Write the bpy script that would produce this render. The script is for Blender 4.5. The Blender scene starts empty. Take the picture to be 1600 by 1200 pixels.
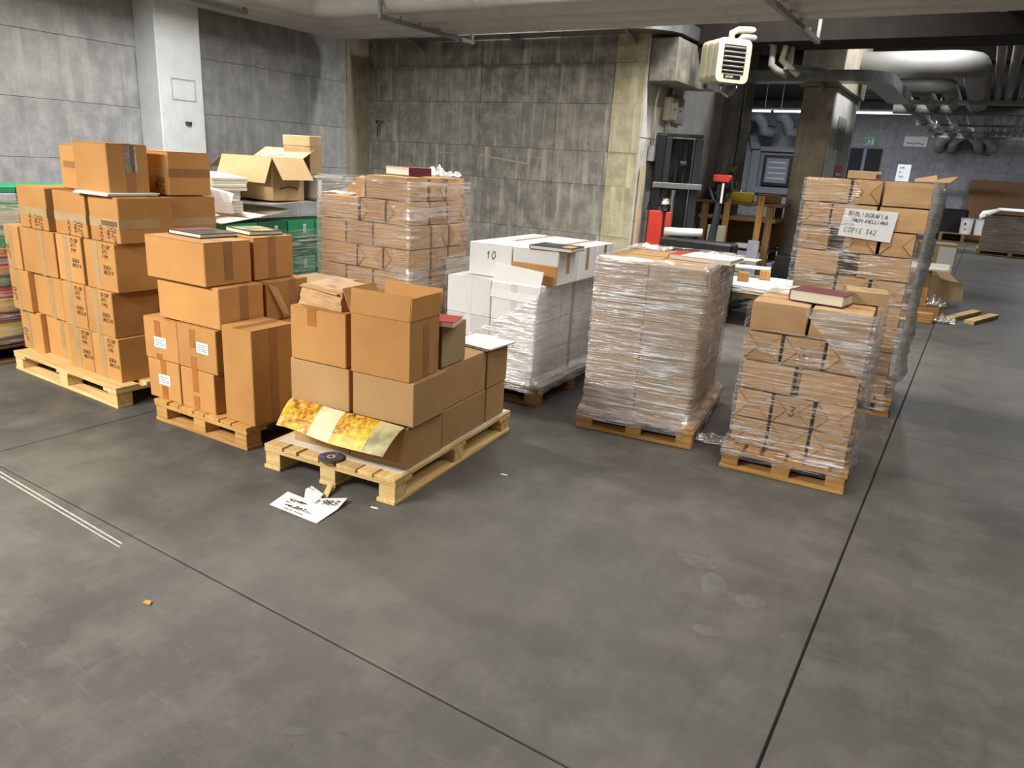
import bpy, bmesh, math, random
from mathutils import Vector, Matrix, noise as mn
RND = random.Random(11)
SC = bpy.context.scene
COL = SC.collection
rad = math.radians

# ------------------------------------------------------------------ camera, world, lights, exposure
F_PX, PITCH, ROLL, CAM_H = 1133.0, rad(17.06), rad(3.51), 1.57
fw = Vector((0, math.cos(PITCH), -math.sin(PITCH))); rt0 = Vector((1, 0, 0)); up0 = rt0.cross(fw)
rt = rt0 * math.cos(ROLL) + up0 * math.sin(ROLL); up = up0 * math.cos(ROLL) - rt0 * math.sin(ROLL)
cd = bpy.data.cameras.new('camera'); cam = bpy.data.objects.new('camera', cd); COL.objects.link(cam)
cd.sensor_fit = 'HORIZONTAL'; cd.sensor_width = 36.0; cd.lens = 36.0 * F_PX / 1600.0
cd.clip_start = 0.05; cd.clip_end = 200
cam.matrix_world = Matrix(((rt.x, up.x, -fw.x, 0), (rt.y, up.y, -fw.y, 0), (rt.z, up.z, -fw.z, CAM_H), (0, 0, 0, 1)))
SC.camera = cam
w = bpy.data.worlds.new('world'); SC.world = w; w.use_nodes = True
w.node_tree.nodes['Background'].inputs[0].default_value = (0.75, 0.85, 1.0, 1)
w.node_tree.nodes['Background'].inputs[1].default_value = 0.05
vs = SC.view_settings
vs.view_transform = 'Standard'; vs.look = 'None'; vs.gamma = 1.0; vs.use_curve_mapping = False
vs.exposure = 0.0

class Frame:
    def __init__(s, x, y, ang):
        s.o = Vector((x, y, 0)); s.a = rad(ang)
        s.u = Vector((math.cos(s.a), math.sin(s.a), 0)); s.v = Vector((-s.u.y, s.u.x, 0))
    def pt(s, u, v, z): return s.o + s.u * u + s.v * v + Vector((0, 0, z))
    def rel(s, u, v, ang=0):
        p = s.pt(u, v, 0); return Frame(p.x, p.y, math.degrees(s.a) + ang)
RF = Frame(0, 0, -31.4)          # the building's own axes

def area(u, v, z, sx, sy, watts, col=(1, 0.95, 0.86), aim=None, spread=180):
    l = bpy.data.lights.new('area_light', 'AREA'); l.shape = 'RECTANGLE'; l.size = sx; l.size_y = sy
    l.energy = watts; l.color = col; l.spread = rad(spread)
    o = bpy.data.objects.new('area_light', l); COL.objects.link(o); o.location = RF.pt(u, v, z)
    if aim is None: o.rotation_euler = (0, 0, RF.a)
    else: o.rotation_euler = (RF.pt(*aim) - o.location).to_track_quat('-Z', 'Y').to_euler()
    return o
WARM = (1.0, 0.97, 0.92); COOL = (0.95, 0.97, 1.0)
for uu, ww in ((-5.0, 70), (-1.8, 130)): area(uu, 7.4, 4.05, 1.5, 0.12, ww, WARM, spread=125)   # lamp row above the pipe bank
area(-5.1, 3.9, 3.15, 1.2, 0.2, 125, WARM, spread=175)          # lamp over the stacks
area(-5.0, -0.5, 3.0, 1.2, 0.2, 150, WARM); area(-3.5, -0.9, 3.0, 1.2, 0.2, 165, WARM)                       # lamp hung low on the camera's side, then an added fill beside it
area(-4.9, -2.6, 4.0, 1.5, 0.3, 580, WARM)                       # unseen frontal light added at the camera's left to brighten the box fronts
area(-0.8, -4.0, 4.0, 1.5, 0.3, 205, WARM); area(0.6, 3.0, 2.9, 1.2, 0.2, 45, WARM); area(-2.8, 5.3, 3.0, 1.2, 0.2, 70, WARM)  # unseen fills added for the fronts, the side faces and the back wall
area(-0.5, 4.3, 4.05, 1.5, 0.2, 80, WARM)  # unseen overhead fill added for the floor and carton tops
area(-0.9, 10.9, 4.05, 0.2, 1.5, 110, COOL)
for uu in (-6.0, -2.0, 2.5):
    area(uu, 15.5, 4.0, 1.5, 0.2, 80, COOL); area(uu, 23.0, 4.0, 1.5, 0.2, 250, COOL)

# ------------------------------------------------------------------ materials
def lin(h):
    c = [int(h[i:i + 2], 16) / 255 for i in (0, 2, 4)]
    return tuple(((x + 0.055) / 1.055) ** 2.4 if x > 0.04045 else x / 12.92 for x in c) + (1,)
class NT:
    def __init__(s, name):
        s.m = bpy.data.materials.new(name); s.m.use_nodes = True; s.t = s.m.node_tree; s.t.nodes.clear()
        s.out = s.n('ShaderNodeOutputMaterial')
    def n(s, t, **kw):
        x = s.t.nodes.new(t)
        for k, v in kw.items():
            if k.startswith('i_'):
                key = k[2:]; x.inputs[int(key) if key.isdigit() else key.replace('_', ' ')].default_value = v
            else: setattr(x, k, v)
        return x
    def l(s, a, b): s.t.links.new(a, b)
    def coord(s, kind='Object', scale=(1, 1, 1), rot=(0, 0, 0), rnd=True):
        tc = s.n('ShaderNodeTexCoord'); mp = s.n('ShaderNodeMapping')
        mp.inputs['Scale'].default_value = scale; mp.inputs['Rotation'].default_value = rot
        s.l(tc.outputs[kind], mp.inputs['Vector'])
        if rnd:
            oi = s.n('ShaderNodeObjectInfo'); mu = s.n('ShaderNodeMath', operation='MULTIPLY', i_1=37.0)
            s.l(oi.outputs['Random'], mu.inputs[0]); s.l(mu.outputs[0], mp.inputs['Location'])
        return mp.outputs[0]
    def noise(s, co, scale, detail=3, rough=0.55):
        x = s.n('ShaderNodeTexNoise'); x.inputs['Scale'].default_value = scale; x.inputs['Detail'].default_value = detail
        x.inputs['Roughness'].default_value = rough; s.l(co, x.inputs['Vector']); return x.outputs[0]
    def ramp(s, f, stops):
        x = s.n('ShaderNodeValToRGB'); e = x.color_ramp.elements
        while len(e) < len(stops): e.new(0.5)
        for i, (p, c) in enumerate(stops):
            e[i].position = p; e[i].color = c if not isinstance(c, (int, float)) else (c, c, c, 1)
        s.l(f, x.inputs[0]); return x.outputs[0]
    def mix(s, f, a, b, mode='MIX'):
        x = s.n('ShaderNodeMix', data_type='RGBA', blend_type=mode)
        for v, i in ((f, 0), (a, 6), (b, 7)):
            if isinstance(v, (int, float, tuple)): x.inputs[i].default_value = v
            else: s.l(v, x.inputs[i])
        return x.outputs[2]
    def bump(s, h, strength=0.3, dist=0.01):
        x = s.n('ShaderNodeBump'); x.inputs['Strength'].default_value = strength; x.inputs['Distance'].default_value = dist
        s.l(h, x.inputs['Height']); return x.outputs[0]
    def pbr(s, col, rough=0.6, metal=0.0, normal=None, spec=0.4, coat=0.0, trans=0.0):
        p = s.n('ShaderNodeBsdfPrincipled')
        for v, k in ((col, 'Base Color'), (rough, 'Roughness'), (metal, 'Metallic'), (spec, 'Specular IOR Level'), (coat, 'Coat Weight')):
            if isinstance(v, (int, float, tuple)): p.inputs[k].default_value = v
            else: s.l(v, p.inputs[k])
        if normal is not None: s.l(normal, p.inputs['Normal'])
        s.l(p.outputs[0], s.out.inputs[0]); return s.m

def card_mat(name, base, dark, bump=0.12, rough=0.75):
    t = NT(name); co = t.coord(scale=(1, 1, 1)); st = t.coord(scale=(2, 2, 40))
    big = t.noise(co, 3.0, 4); fib = t.noise(st, 6.0, 3)
    oi = t.n('ShaderNodeObjectInfo')
    c = t.mix(t.ramp(big, [(0.3, 0), (0.75, 1)]), lin(base), lin(dark))
    c = t.mix(t.ramp(fib, [(0.35, 0.0), (0.8, 0.25)]), c, lin(dark))
    hv = t.n('ShaderNodeHueSaturation'); mr = t.n('ShaderNodeMapRange', i_3=0.88, i_4=1.1)
    t.l(oi.outputs['Random'], mr.inputs[0]); t.l(mr.outputs[0], hv.inputs['Value']); t.l(c, hv.inputs['Color'])
    return t.pbr(hv.outputs[0], rough, normal=t.bump(t.mix(0.5, fib, big), bump, 0.004), spec=0.25)
def plain(name, col, rough=0.5, metal=0.0, var=0.08, spec=0.4, nscale=8.0, bump=0.0, coat=0.0):
    t = NT(name); co = t.coord(); n = t.noise(co, nscale, 4)
    c = lin(col); d = tuple(x * (1 - var * 2.5) for x in c[:3]) + (1,)
    return t.pbr(t.mix(t.ramp(n, [(0.35, 0), (0.75, 1)]), c, d), rough, metal, t.bump(n, bump, 0.01) if bump else None, spec, coat)
def wood_mat(name, a, b, rough=0.7):
    t = NT(name); co = t.coord(scale=(1, 1, 1)); n1 = t.noise(co, 2.5, 3)
    wv = t.n('ShaderNodeTexNoise'); wv.inputs['Scale'].default_value = 1.0; wv.inputs['Detail'].default_value = 4
    uvn = t.coord('UV', scale=(3, 60, 1)); t.l(uvn, wv.inputs['Vector'])
    oi = t.n('ShaderNodeObjectInfo'); hv = t.n('ShaderNodeHueSaturation'); mr = t.n('ShaderNodeMapRange', i_3=0.78, i_4=1.12)
    c = t.mix(t.ramp(wv.outputs[0], [(0.35, 0), (0.7, 1)]), lin(a), lin(b)); c = t.mix(t.ramp(n1, [(0.55, 0), (0.8, 0.4)]), c, lin(b))
    t.l(oi.outputs['Random'], mr.inputs[0]); t.l(mr.outputs[0], hv.inputs['Value']); t.l(c, hv.inputs['Color'])
    return t.pbr(hv.outputs[0], rough, normal=t.bump(wv.outputs[0], 0.2, 0.004), spec=0.3)
def concrete(name, base, dark, light, streak=0.4, lifts=0.0, warm=None):
    t = NT(name); co = t.coord(rnd=False); sv = t.coord(scale=(9, 9, 0.7), rnd=True); sv2 = t.coord(scale=(22, 22, 0.35), rnd=True)
    big = t.noise(co, 0.9, 5, 0.6); med = t.noise(co, 6.0, 6, 0.65); fine = t.noise(co, 60.0, 3)
    st = t.noise(sv, 1.3, 4, 0.6); st2 = t.noise(sv2, 1.0, 3)
    c = t.mix(t.ramp(big, [(0.3, 0), (0.7, 1)]), lin(base), lin(dark))
    c = t.mix(t.ramp(med, [(0.42, 0), (0.72, 0.6)]), c, lin(light))
    c = t.mix(t.ramp(st, [(0.52, 0), (0.72, streak)]), c, lin(light))
    c = t.mix(t.ramp(st2, [(0.55, 0), (0.75, streak * 0.9)]), c, lin(dark))
    c = t.mix(t.ramp(fine, [(0.62, 0), (0.78, 0.35)]), c, lin(dark))
    h = t.mix(0.5, med, t.mix(0.5, fine, st))
    return t.pbr(c, 0.85, normal=t.bump(h, 0.45, 0.012), spec=0.25)
def floor_mat():
    t = NT('floor_concrete'); co = t.coord(rnd=False); sc = t.coord(scale=(1.5, 14, 1), rot=(0, 0, 0.5), rnd=False)
    sc2 = t.coord(scale=(16, 1.2, 1), rot=(0, 0, 0.2), rnd=False)
    big = t.noise(co, 0.7, 5, 0.6); med = t.noise(co, 4.0, 6, 0.7); fine = t.noise(co, 90.0, 2); s1 = t.noise(sc, 3.0, 5, 0.7); s2 = t.noise(sc2, 2.0, 5, 0.7)
    c = t.mix(t.ramp(big, [(0.36, 0), (0.64, 1)]), lin('5b5852'), lin('464441'))
    c = t.mix(t.ramp(med, [(0.45, 0), (0.72, 0.42)]), c, lin('757168'))
    c = t.mix(t.ramp(s1, [(0.57, 0), (0.8, 0.25)]), c, lin('7e7b74'))
    c = t.mix(t.ramp(s2, [(0.56, 0), (0.76, 0.38)]), c, lin('3c3a37'))
    c = t.mix(t.ramp(fine, [(0.66, 0), (0.8, 0.25)]), c, lin('78756f'))
    r = t.ramp(t.mix(0.5, med, s1), [(0.3, 0.42), (0.7, 0.62)])
    h = t.mix(0.4, fine, t.mix(0.5, s1, med))
    return t.pbr(c, r, normal=t.bump(h, 0.15, 0.006), spec=0.15)
def film_mat(name, slope=0.0, milky=0.10, streak=0.75, lo=0.52, hi=0.66):  # white streaks stand for lamp glints as well as layered, wrinkled film
    t = NT(name)
    uv = t.coord('UV', scale=(3.2, 62, 1), rot=(0, 0, slope)); uv2 = t.coord('UV', scale=(9, 130, 1), rot=(0, 0, slope * 1.6)); uvb = t.coord('UV', scale=(3, 5, 1), rot=(0, 0, slope))
    n1 = t.noise(uv, 1.0, 4, 0.6); n2 = t.noise(uv2, 1.0, 3); nb = t.noise(uvb, 1.0, 3)
    m = t.n('ShaderNodeMath', operation='MULTIPLY'); t.l(t.ramp(n1, [(lo, 0), (hi, 1)]), m.inputs[0]); t.l(t.ramp(nb, [(0.35, 0.12), (0.65, 1)]), m.inputs[1])
    m2 = t.n('ShaderNodeMath', operation='MULTIPLY'); t.l(t.ramp(n2, [(0.55, 0), (0.66, 0.8)]), m2.inputs[0]); t.l(t.ramp(nb, [(0.3, 0.3), (0.6, 1)]), m2.inputs[1])
    mx = t.n('ShaderNodeMath', operation='MAXIMUM'); t.l(m.outputs[0], mx.inputs[0]); t.l(m2.outputs[0], mx.inputs[1])
    bp = t.bump(t.mix(0.5, n1, n2), 0.9, 0.012)
    tr = t.n('ShaderNodeBsdfTransparent', i_0=(0.97, 0.97, 0.96, 1))
    gl = t.n('ShaderNodeBsdfGlossy'); gl.inputs['Roughness'].default_value = 0.22; gl.inputs[0].default_value = (0.95, 0.95, 0.95, 1); t.l(bp, gl.inputs['Normal'])
    df = t.n('ShaderNodeBsdfDiffuse', i_0=(0.78, 0.78, 0.77, 1)); t.l(bp, df.inputs['Normal'])
    tl = t.n('ShaderNodeBsdfTranslucent', i_0=(0.7, 0.7, 0.7, 1))
    ws = t.n('ShaderNodeMixShader', i_0=0.5); t.l(df.outputs[0], ws.inputs[1]); t.l(gl.outputs[0], ws.inputs[2])
    ws2 = t.n('ShaderNodeMixShader', i_0=0.15); t.l(ws.outputs[0], ws2.inputs[1]); t.l(tl.outputs[0], ws2.inputs[2])
    f = t.n('ShaderNodeMath', operation='MULTIPLY_ADD', i_1=streak, i_2=milky); t.l(mx.outputs[0], f.inputs[0]); f.use_clamp = True
    o = t.n('ShaderNodeMixShader'); t.l(f.outputs[0], o.inputs[0]); t.l(tr.outputs[0], o.inputs[1]); t.l(ws2.outputs[0], o.inputs[2])
    t.l(o.outputs[0], t.out.inputs[0]); return t.m
def emit(name, col, s):
    t = NT(name); e = t.n('ShaderNodeEmission', i_0=lin(col), i_1=s); t.l(e.outputs[0], t.out.inputs[0]); return t.m
def poster_mat():
    t = NT('poster_print'); co = t.coord(rnd=False); x = t.coord(scale=(4.5, 4.5, 4.5), rnd=False); v = t.noise(x, 9.0, 6, 0.75); b = t.noise(x, 1.1, 2)
    c = t.ramp(v, [(0.35, lin('5e3a10')), (0.45, lin('a66d1c')), (0.55, lin('c89a2c')), (0.68, lin('dcc88a'))])
    c = t.mix(t.ramp(b, [(0.5, 0), (0.6, 0.8)]), c, t.ramp(v, [(0.4, lin('b09a10')), (0.6, lin('d0c040'))]))
    return t.pbr(c, 0.35, spec=0.5)

M = dict(
    card=card_mat('cardboard_orange', 'b98950', 'a97842'), card2=card_mat('cardboard_tan', 'ad8a5e', '9f7b4f'),
    card3=card_mat('cardboard_grey', 'b39a74', 'a08660'), kraft=card_mat('kraft_paper', 'c29d72', 'ab855a', 0.5, 0.6),
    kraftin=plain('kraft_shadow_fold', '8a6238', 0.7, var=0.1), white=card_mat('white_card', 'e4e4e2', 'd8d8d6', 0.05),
    paper=plain('white_paper', 'd9d9d6', 0.6, var=0.02), cream=plain('cream_paper', 'd8d3c0', 0.65, var=0.03, nscale=20),
    tape=plain('brown_tape', '9c6e42', 0.34, var=0.12, spec=0.6), tape2=plain('clear_tape', 'a88c62', 0.22, var=0.08, spec=0.7),
    tape3=plain('orange_tape', 'a86a30', 0.3, var=0.12, spec=0.6), ink=plain('black_ink', '1c1a1c', 0.6, var=0.0),
    inkb=plain('faded_ink', '5a5650', 0.7, var=0.0), inkblue=plain('blue_ink', '4a4a80', 0.7, var=0.0),
    pine=wood_mat('pine', 'd8bc82', 'b8935a'), pine2=wood_mat('pine_orange', 'c4975a', '9c7038'), oldwood=wood_mat('old_wood', '8a6a44', '5f4528'),
    floor=floor_mat(), joint=plain('joint_filler', '23221f', 0.9, var=0.2),
    wallg=concrete('concrete_grey', 'a2a3a2', '7b7c7b', 'b9bab9', 0.5), wallb=concrete('concrete_streaked', '868479', '62605a', 'b2afa3', 0.85), wallb2=concrete('concrete_lit_stained', 'b3ab8c', '8f886b', 'd2cbae', 0.85),  # wallb2: lamplight by the corner and yellowish stains, both put into the colour
    wallw=concrete('concrete_pale', 'bdbcb6', 'a3a199', 'd2d1cb', 0.35), wallf=concrete('concrete_far', '8b8d90', '717376', 'a5a7a9', 0.3),
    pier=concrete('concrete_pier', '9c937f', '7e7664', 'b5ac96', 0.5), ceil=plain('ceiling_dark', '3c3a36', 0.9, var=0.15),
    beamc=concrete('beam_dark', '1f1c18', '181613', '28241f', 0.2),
    bank=plain('duct_paint', 'c2c0b8', 0.45, var=0.06, nscale=3), pipe=plain('pipe_grey', '8c8a84', 0.45, var=0.08, nscale=4), galv=plain('galvanised_steel', 'a4a6a4', 0.32, 0.75, var=0.12),
    black=plain('black_paint', '17181a', 0.45, var=0.1), dark=plain('dark_rubber', '232325', 0.7, var=0.15), steel=plain('dark_steel', '3a3d42', 0.4, 0.5, var=0.1),
    cream_e=plain('cream_enamel', 'c4bfa2', 0.35, var=0.05), red=plain('red_paint', 'c23a2a', 0.4, var=0.08), yellow=plain('yellow_paint', 'd8b428', 0.5, var=0.06), ochre=plain('ochre_box', 'c4a858', 0.5, var=0.08),
    green=plain('green_card', '2f9a68', 0.5, var=0.08), greend=plain('green_deep', '1f6b48', 0.5, var=0.1), maroon=plain('maroon_cover', '6a3038', 0.35, var=0.08), orange=plain('orange_card', 'd88a38', 0.5, var=0.08),
    redc=plain('red_card', 'c04038', 0.5, var=0.08), lav=plain('pale_plastic', 'b8bccb', 0.3, var=0.1), teal=plain('teal_card', '7fb9a8', 0.5, var=0.1), yel2=plain('yellow_card', 'd8bc50', 0.5, var=0.08),
    olive=plain('olive_box', '7a7240', 0.5, var=0.1), blue=plain('blue_paper', 'c4d4e2', 0.5, var=0.03), signg=plain('sign_green', '3f9a78', 0.4, var=0.0), bookdk=plain('dark_cover', '3a3838', 0.3, var=0.35, nscale=14), bookgr=plain('green_cover', '34503a', 0.3, var=0.3, nscale=14),
    brownb=plain('brown_board', '7c5a3a', 0.6, var=0.08), greyboard=plain('grey_board', 'cfc6b4', 0.7, var=0.06), greywrap=plain('grey_wrap', '8b8580', 0.35, var=0.1, bump=0.5), blackfilm=plain('black_film', '1b1c1c', 0.25, var=0.2, bump=0.6), disc=plain('disc_dark', '5a5048', 0.22, var=0.1), purple=plain('purple_print', '6a4fb0', 0.3, var=0.0),
    poster=poster_mat(), postcream=plain('poster_cream', 'd4cca6', 0.4, var=0.12, nscale=10), postgrey=plain('poster_grey', 'b3a878', 0.4, var=0.3, nscale=12),
    tube=emit('tube_glow', 'f4f8ff', 5.0), doorglow=plain('door_frame_grey', '7a84a0', 0.4, var=0.05), doorblack=plain('door_void', '0b0c0f', 0.6, var=0.0), conduitgrey=plain('blue_grey_duct', '7d858c', 0.45, var=0.06),
    film=film_mat('film_level', 0.05, 0.10, 0.85, 0.47, 0.6), filmE=film_mat('film_dense', 0.08, 0.26, 0.8, 0.45, 0.6), filmD=film_mat('film_slanting', -0.022, 0.26, 0.75, 0.48, 0.62), filmF=film_mat('film_thin', 0.03, 0.06, 0.85, 0.52, 0.64), filmX=film_mat('film_gathered', 0.5, 0.34, 0.7, 0.42, 0.6), filmS=film_mat('film_sash', -0.9, 0.14, 0.8, 0.46, 0.6), filmG=film_mat('film_bunched', 0.35, 0.58, 0.5, 0.42, 0.58))  # filmG is whitened to stand in for lamplight from the side

# ------------------------------------------------------------------ mesh helpers
class MB:
    def __init__(s): s.v = []; s.f = []; s.uv = {}
    def quad(s, pts):
        i = len(s.v); s.v += [tuple(p) for p in pts]; s.f.append(tuple(range(i, i + len(pts)))); return s
    def box(s, x0, x1, y0, y1, z0, z1, c=0.0):
        xs = (x0, x1); ys = (y0, y1); zs = (z0, z1); i = len(s.v)
        if c <= 0:
            for z in zs:
                for y in ys:
                    for x in xs: s.v.append((x, y, z))
            for q in ((0, 2, 3, 1), (4, 5, 7, 6), (0, 1, 5, 4), (2, 6, 7, 3), (0, 4, 6, 2), (1, 3, 7, 5)): s.f.append(tuple(i + k for k in q))
            return s
        c = min(c, (x1 - x0) * .45, (y1 - y0) * .45, (z1 - z0) * .45)
        idx = {}
        for a in (0, 1):
            for b in (0, 1):
                for d in (0, 1):
                    p = (xs[a], ys[b], zs[d]); sg = (1 - 2 * a, 1 - 2 * b, 1 - 2 * d)
                    for ax in range(3):
                        q = [p[k] + (0 if k == ax else sg[k] * c) for k in range(3)]
                        idx[a, b, d, ax] = len(s.v); s.v.append(tuple(q))
        I = lambda a, b, d, ax: idx[a, b, d, ax]
        for k in (0, 1):
            s.f.append((I(k, 0, 0, 0), I(k, 1, 0, 0), I(k, 1, 1, 0), I(k, 0, 1, 0)))
            s.f.append((I(0, k, 0, 1), I(1, k, 0, 1), I(1, k, 1, 1), I(0, k, 1, 1)))
            s.f.append((I(0, 0, k, 2), I(1, 0, k, 2), I(1, 1, k, 2), I(0, 1, k, 2)))
        for a in (0, 1):
            for b in (0, 1):
                s.f.append((I(a, b, 0, 0), I(a, b, 0, 1), I(a, b, 1, 1), I(a, b, 1, 0)))
                s.f.append((I(a, 0, b, 0), I(a, 0, b, 2), I(a, 1, b, 2), I(a, 1, b, 0)))
                s.f.append((I(0, a, b, 1), I(0, a, b, 2), I(1, a, b, 2), I(1, a, b, 1)))
                for d in (0, 1): s.f.append((I(a, b, d, 0), I(a, b, d, 1), I(a, b, d, 2)))
        return s
    def tube(s, path, r, n=10, cap=True):
        P = [Vector(p) for p in path]; rings = []; prev = None
        for k, p in enumerate(P):
            t = ((P[min(k + 1, len(P) - 1)] - P[max(k - 1, 0)])).normalized()
            if prev is None:
                prev = Vector((0, 0, 1)) if abs(t.z) < 0.9 else Vector((1, 0, 0))
            nn = (prev - t * prev.dot(t)).normalized(); prev = nn; bb = t.cross(nn)
            rr = r[k] if isinstance(r, (list, tuple)) else r
            i = len(s.v); rings.append(i)
            for q in range(n):
                a = 2 * math.pi * q / n; s.v.append(tuple(p + nn * (math.cos(a) * rr) + bb * (math.sin(a) * rr)))
        for a, b in zip(rings, rings[1:]):
            for q in range(n): s.f.append((a + q, a + (q + 1) % n, b + (q + 1) % n, b + q))
        if cap: s.f.append(tuple(rings[0] + q for q in range(n))); s.f.append(tuple(rings[-1] + q for q in range(n)))
        return s
    def sweep(s, path, sec, closed=False):
        """sec: list of (side, up) outline swept along a level path"""
        P = [Vector(p) for p in path]; rings = []
        for k, p in enumerate(P):
            t = (P[min(k + 1, len(P) - 1)] - P[max(k - 1, 0)]); t.z = 0; t.normalize(); sd = Vector((t.y, -t.x, 0))
            i = len(s.v); rings.append(i)
            for a, b in sec: s.v.append(tuple(p + sd * a + Vector((0, 0, b))))
        n = len(sec)
        for a, b in zip(rings, rings[1:]):
            for q in range(n if closed else n - 1): s.f.append((a + q, a + (q + 1) % n, b + (q + 1) % n, b + q))
        if closed: s.f.append(tuple(rings[0] + q for q in range(n))); s.f.append(tuple(rings[-1] + q for q in range(n)))
        return s
    def slab(s, pts, t):
        """thin sheet of the given outline, thickness t along its normal"""
        P = [Vector(p) for p in pts]; nrm = (P[1] - P[0]).cross(P[2] - P[0]).normalized() * t; i = len(s.v); n = len(P)
        s.v += [tuple(p) for p in P] + [tuple(p + nrm) for p in P]
        s.f.append(tuple(range(i, i + n))); s.f.append(tuple(range(i + n, i + 2 * n)))
        for k in range(n): s.f.append((i + k, i + (k + 1) % n, i + n + (k + 1) % n, i + n + k))
        return s
    def mesh(s, name, mat, smooth=False, fix=True):
        me = bpy.data.meshes.new(name); me.from_pydata(s.v, [], s.f)
        if fix:
            bm = bmesh.new(); bm.from_mesh(me); bmesh.ops.recalc_face_normals(bm, faces=bm.faces); bm.to_mesh(me); bm.free()
        if mat: me.materials.append(mat)
        if smooth: me.polygons.foreach_set('use_smooth', [True] * len(me.polygons))
        return me
    def build(s, name, mat, parent=None, label=None, smooth=False, fix=True):
        return link(name, s.mesh(name, M[mat] if isinstance(mat, str) else mat, smooth, fix), parent, label)
def link(name, me, parent=None, label=None):
    o = bpy.data.objects.new(name, me); COL.objects.link(o)
    if parent: o.parent = parent
    if label: o['label'] = label
    return o
def root(name, label, cat, loc=(0, 0, 0), rz=0.0, group=None):
    o = bpy.data.objects.new(name, None); COL.objects.link(o); o.empty_display_size = 0.1
    o.location = loc; o.rotation_euler = (0, 0, rz); o['label'] = label; o['category'] = cat
    if group: o['group'] = group
    return o
def struct(o): o['kind'] = 'structure'; return o
def uvwood(o, axis):
    me = o.data; uv = me.uv_layers.new(name='UVMap'); off = RND.random() * 5
    for p in me.polygons:
        for li in p.loop_indices:
            c = me.vertices[me.loops[li].vertex_index].co; k = [c.x, c.y, c.z]; a = k.pop(axis)
            uv.data[li].uv = (a + off, k[0] + k[1] * 0.7 + off)
    return o
# ---- handwriting: single-stroke letters on a 4 x 6 grid
GL = {'A': '00 26 40|12 32', 'B': '00 06 26 35 24 04|24 32 31 20 00', 'C': '35 26 16 04 02 10 20 31', 'D': '00 06 16 34 32 10 00', 'E': '36 06 00 30|03 23', 'F': '36 06 00|03 23', 'G': '35 26 16 04 02 10 20 32 22',
      'H': '00 06|30 36|03 33', 'I': '10 16', 'K': '00 06|36 03 30', 'L': '06 00 30', 'M': '00 06 23 46 40', 'N': '00 06 30 36', 'O': '10 02 04 16 26 34 32 20 10', 'P': '00 06 26 35 33 03', 'R': '00 06 26 35 33 03|13 30', 'S': '35 26 16 04 13 23 32 20 10 01', 'T': '06 46|26 20',
      'U': '06 01 10 20 31 36', 'V': '06 20 46', 'Z': '06 36 00 30', 'J': '36 31 20 10 01', '0': '10 02 04 16 26 34 32 20 10', '1': '04 16 10', '2': '05 16 26 35 34 00 30', '3': '06 36 13 23 32 31 20 10 01', '4': '26 02 42|24 20', '5': '36 06 04 24 33 31 20 00', '8': '13 04 05 16 26 35 34 13 02 01 10 20 31 32 13', '9': '33 13 04 05 16 26 35 33 20', '~': '03 14 22 33 43', '.': '10 11'}
def ribbon(mb, pts, n, wd):
    for a, b in zip(pts, pts[1:]):
        d = (b - a)
        if d.length < 1e-6: continue
        sd = d.normalized().cross(n) * wd; e = d.normalized() * wd * 0.6
        mb.quad([a - sd - e, b - sd + e, b + sd + e, a + sd - e])
def write(parent, lines, o, e1, e2, size, mat='ink', wd=None, rnd=0.25, name='lettering', lead=1.45, off=0.0012, adv=4.6):
    if '' in lines:
        k = lines.index(''); rest = lines[k + 1:]; write(parent, lines[:k], o, e1, e2, size, mat, wd, rnd, name, lead, off, adv)
        return write(parent, rest, Vector(o) - Vector(e2).normalized() * (k + 1) * size * lead, e1, e2, size, mat, wd, rnd, name, lead, off, adv) if rest else None
    o, e1, e2 = Vector(o), Vector(e1).normalized(), Vector(e2).normalized(); n = e1.cross(e2); mb = MB(); wd = wd or size * 0.07; g = size / 6
    for li, tx in enumerate(lines):
        x = RND.uniform(-.5, .5); tilt = RND.uniform(-.03, .03)
        for ch in tx:
            for st in (GL.get(ch, '') or '').split('|'):
                if st:
                    pts = [o + e1 * ((x + int(p[0]) + int(p[1]) * 0.12 + RND.uniform(-rnd, rnd)) * g) + e2 * ((int(p[1]) - li * 6 * lead + RND.uniform(-rnd, rnd) + x * tilt) * g) + n * off for p in st.split()]
                    ribbon(mb, pts, n, wd)
            x += adv if ch != ' ' else 3
    return mb.build(name, mat, parent, fix=False)

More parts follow.
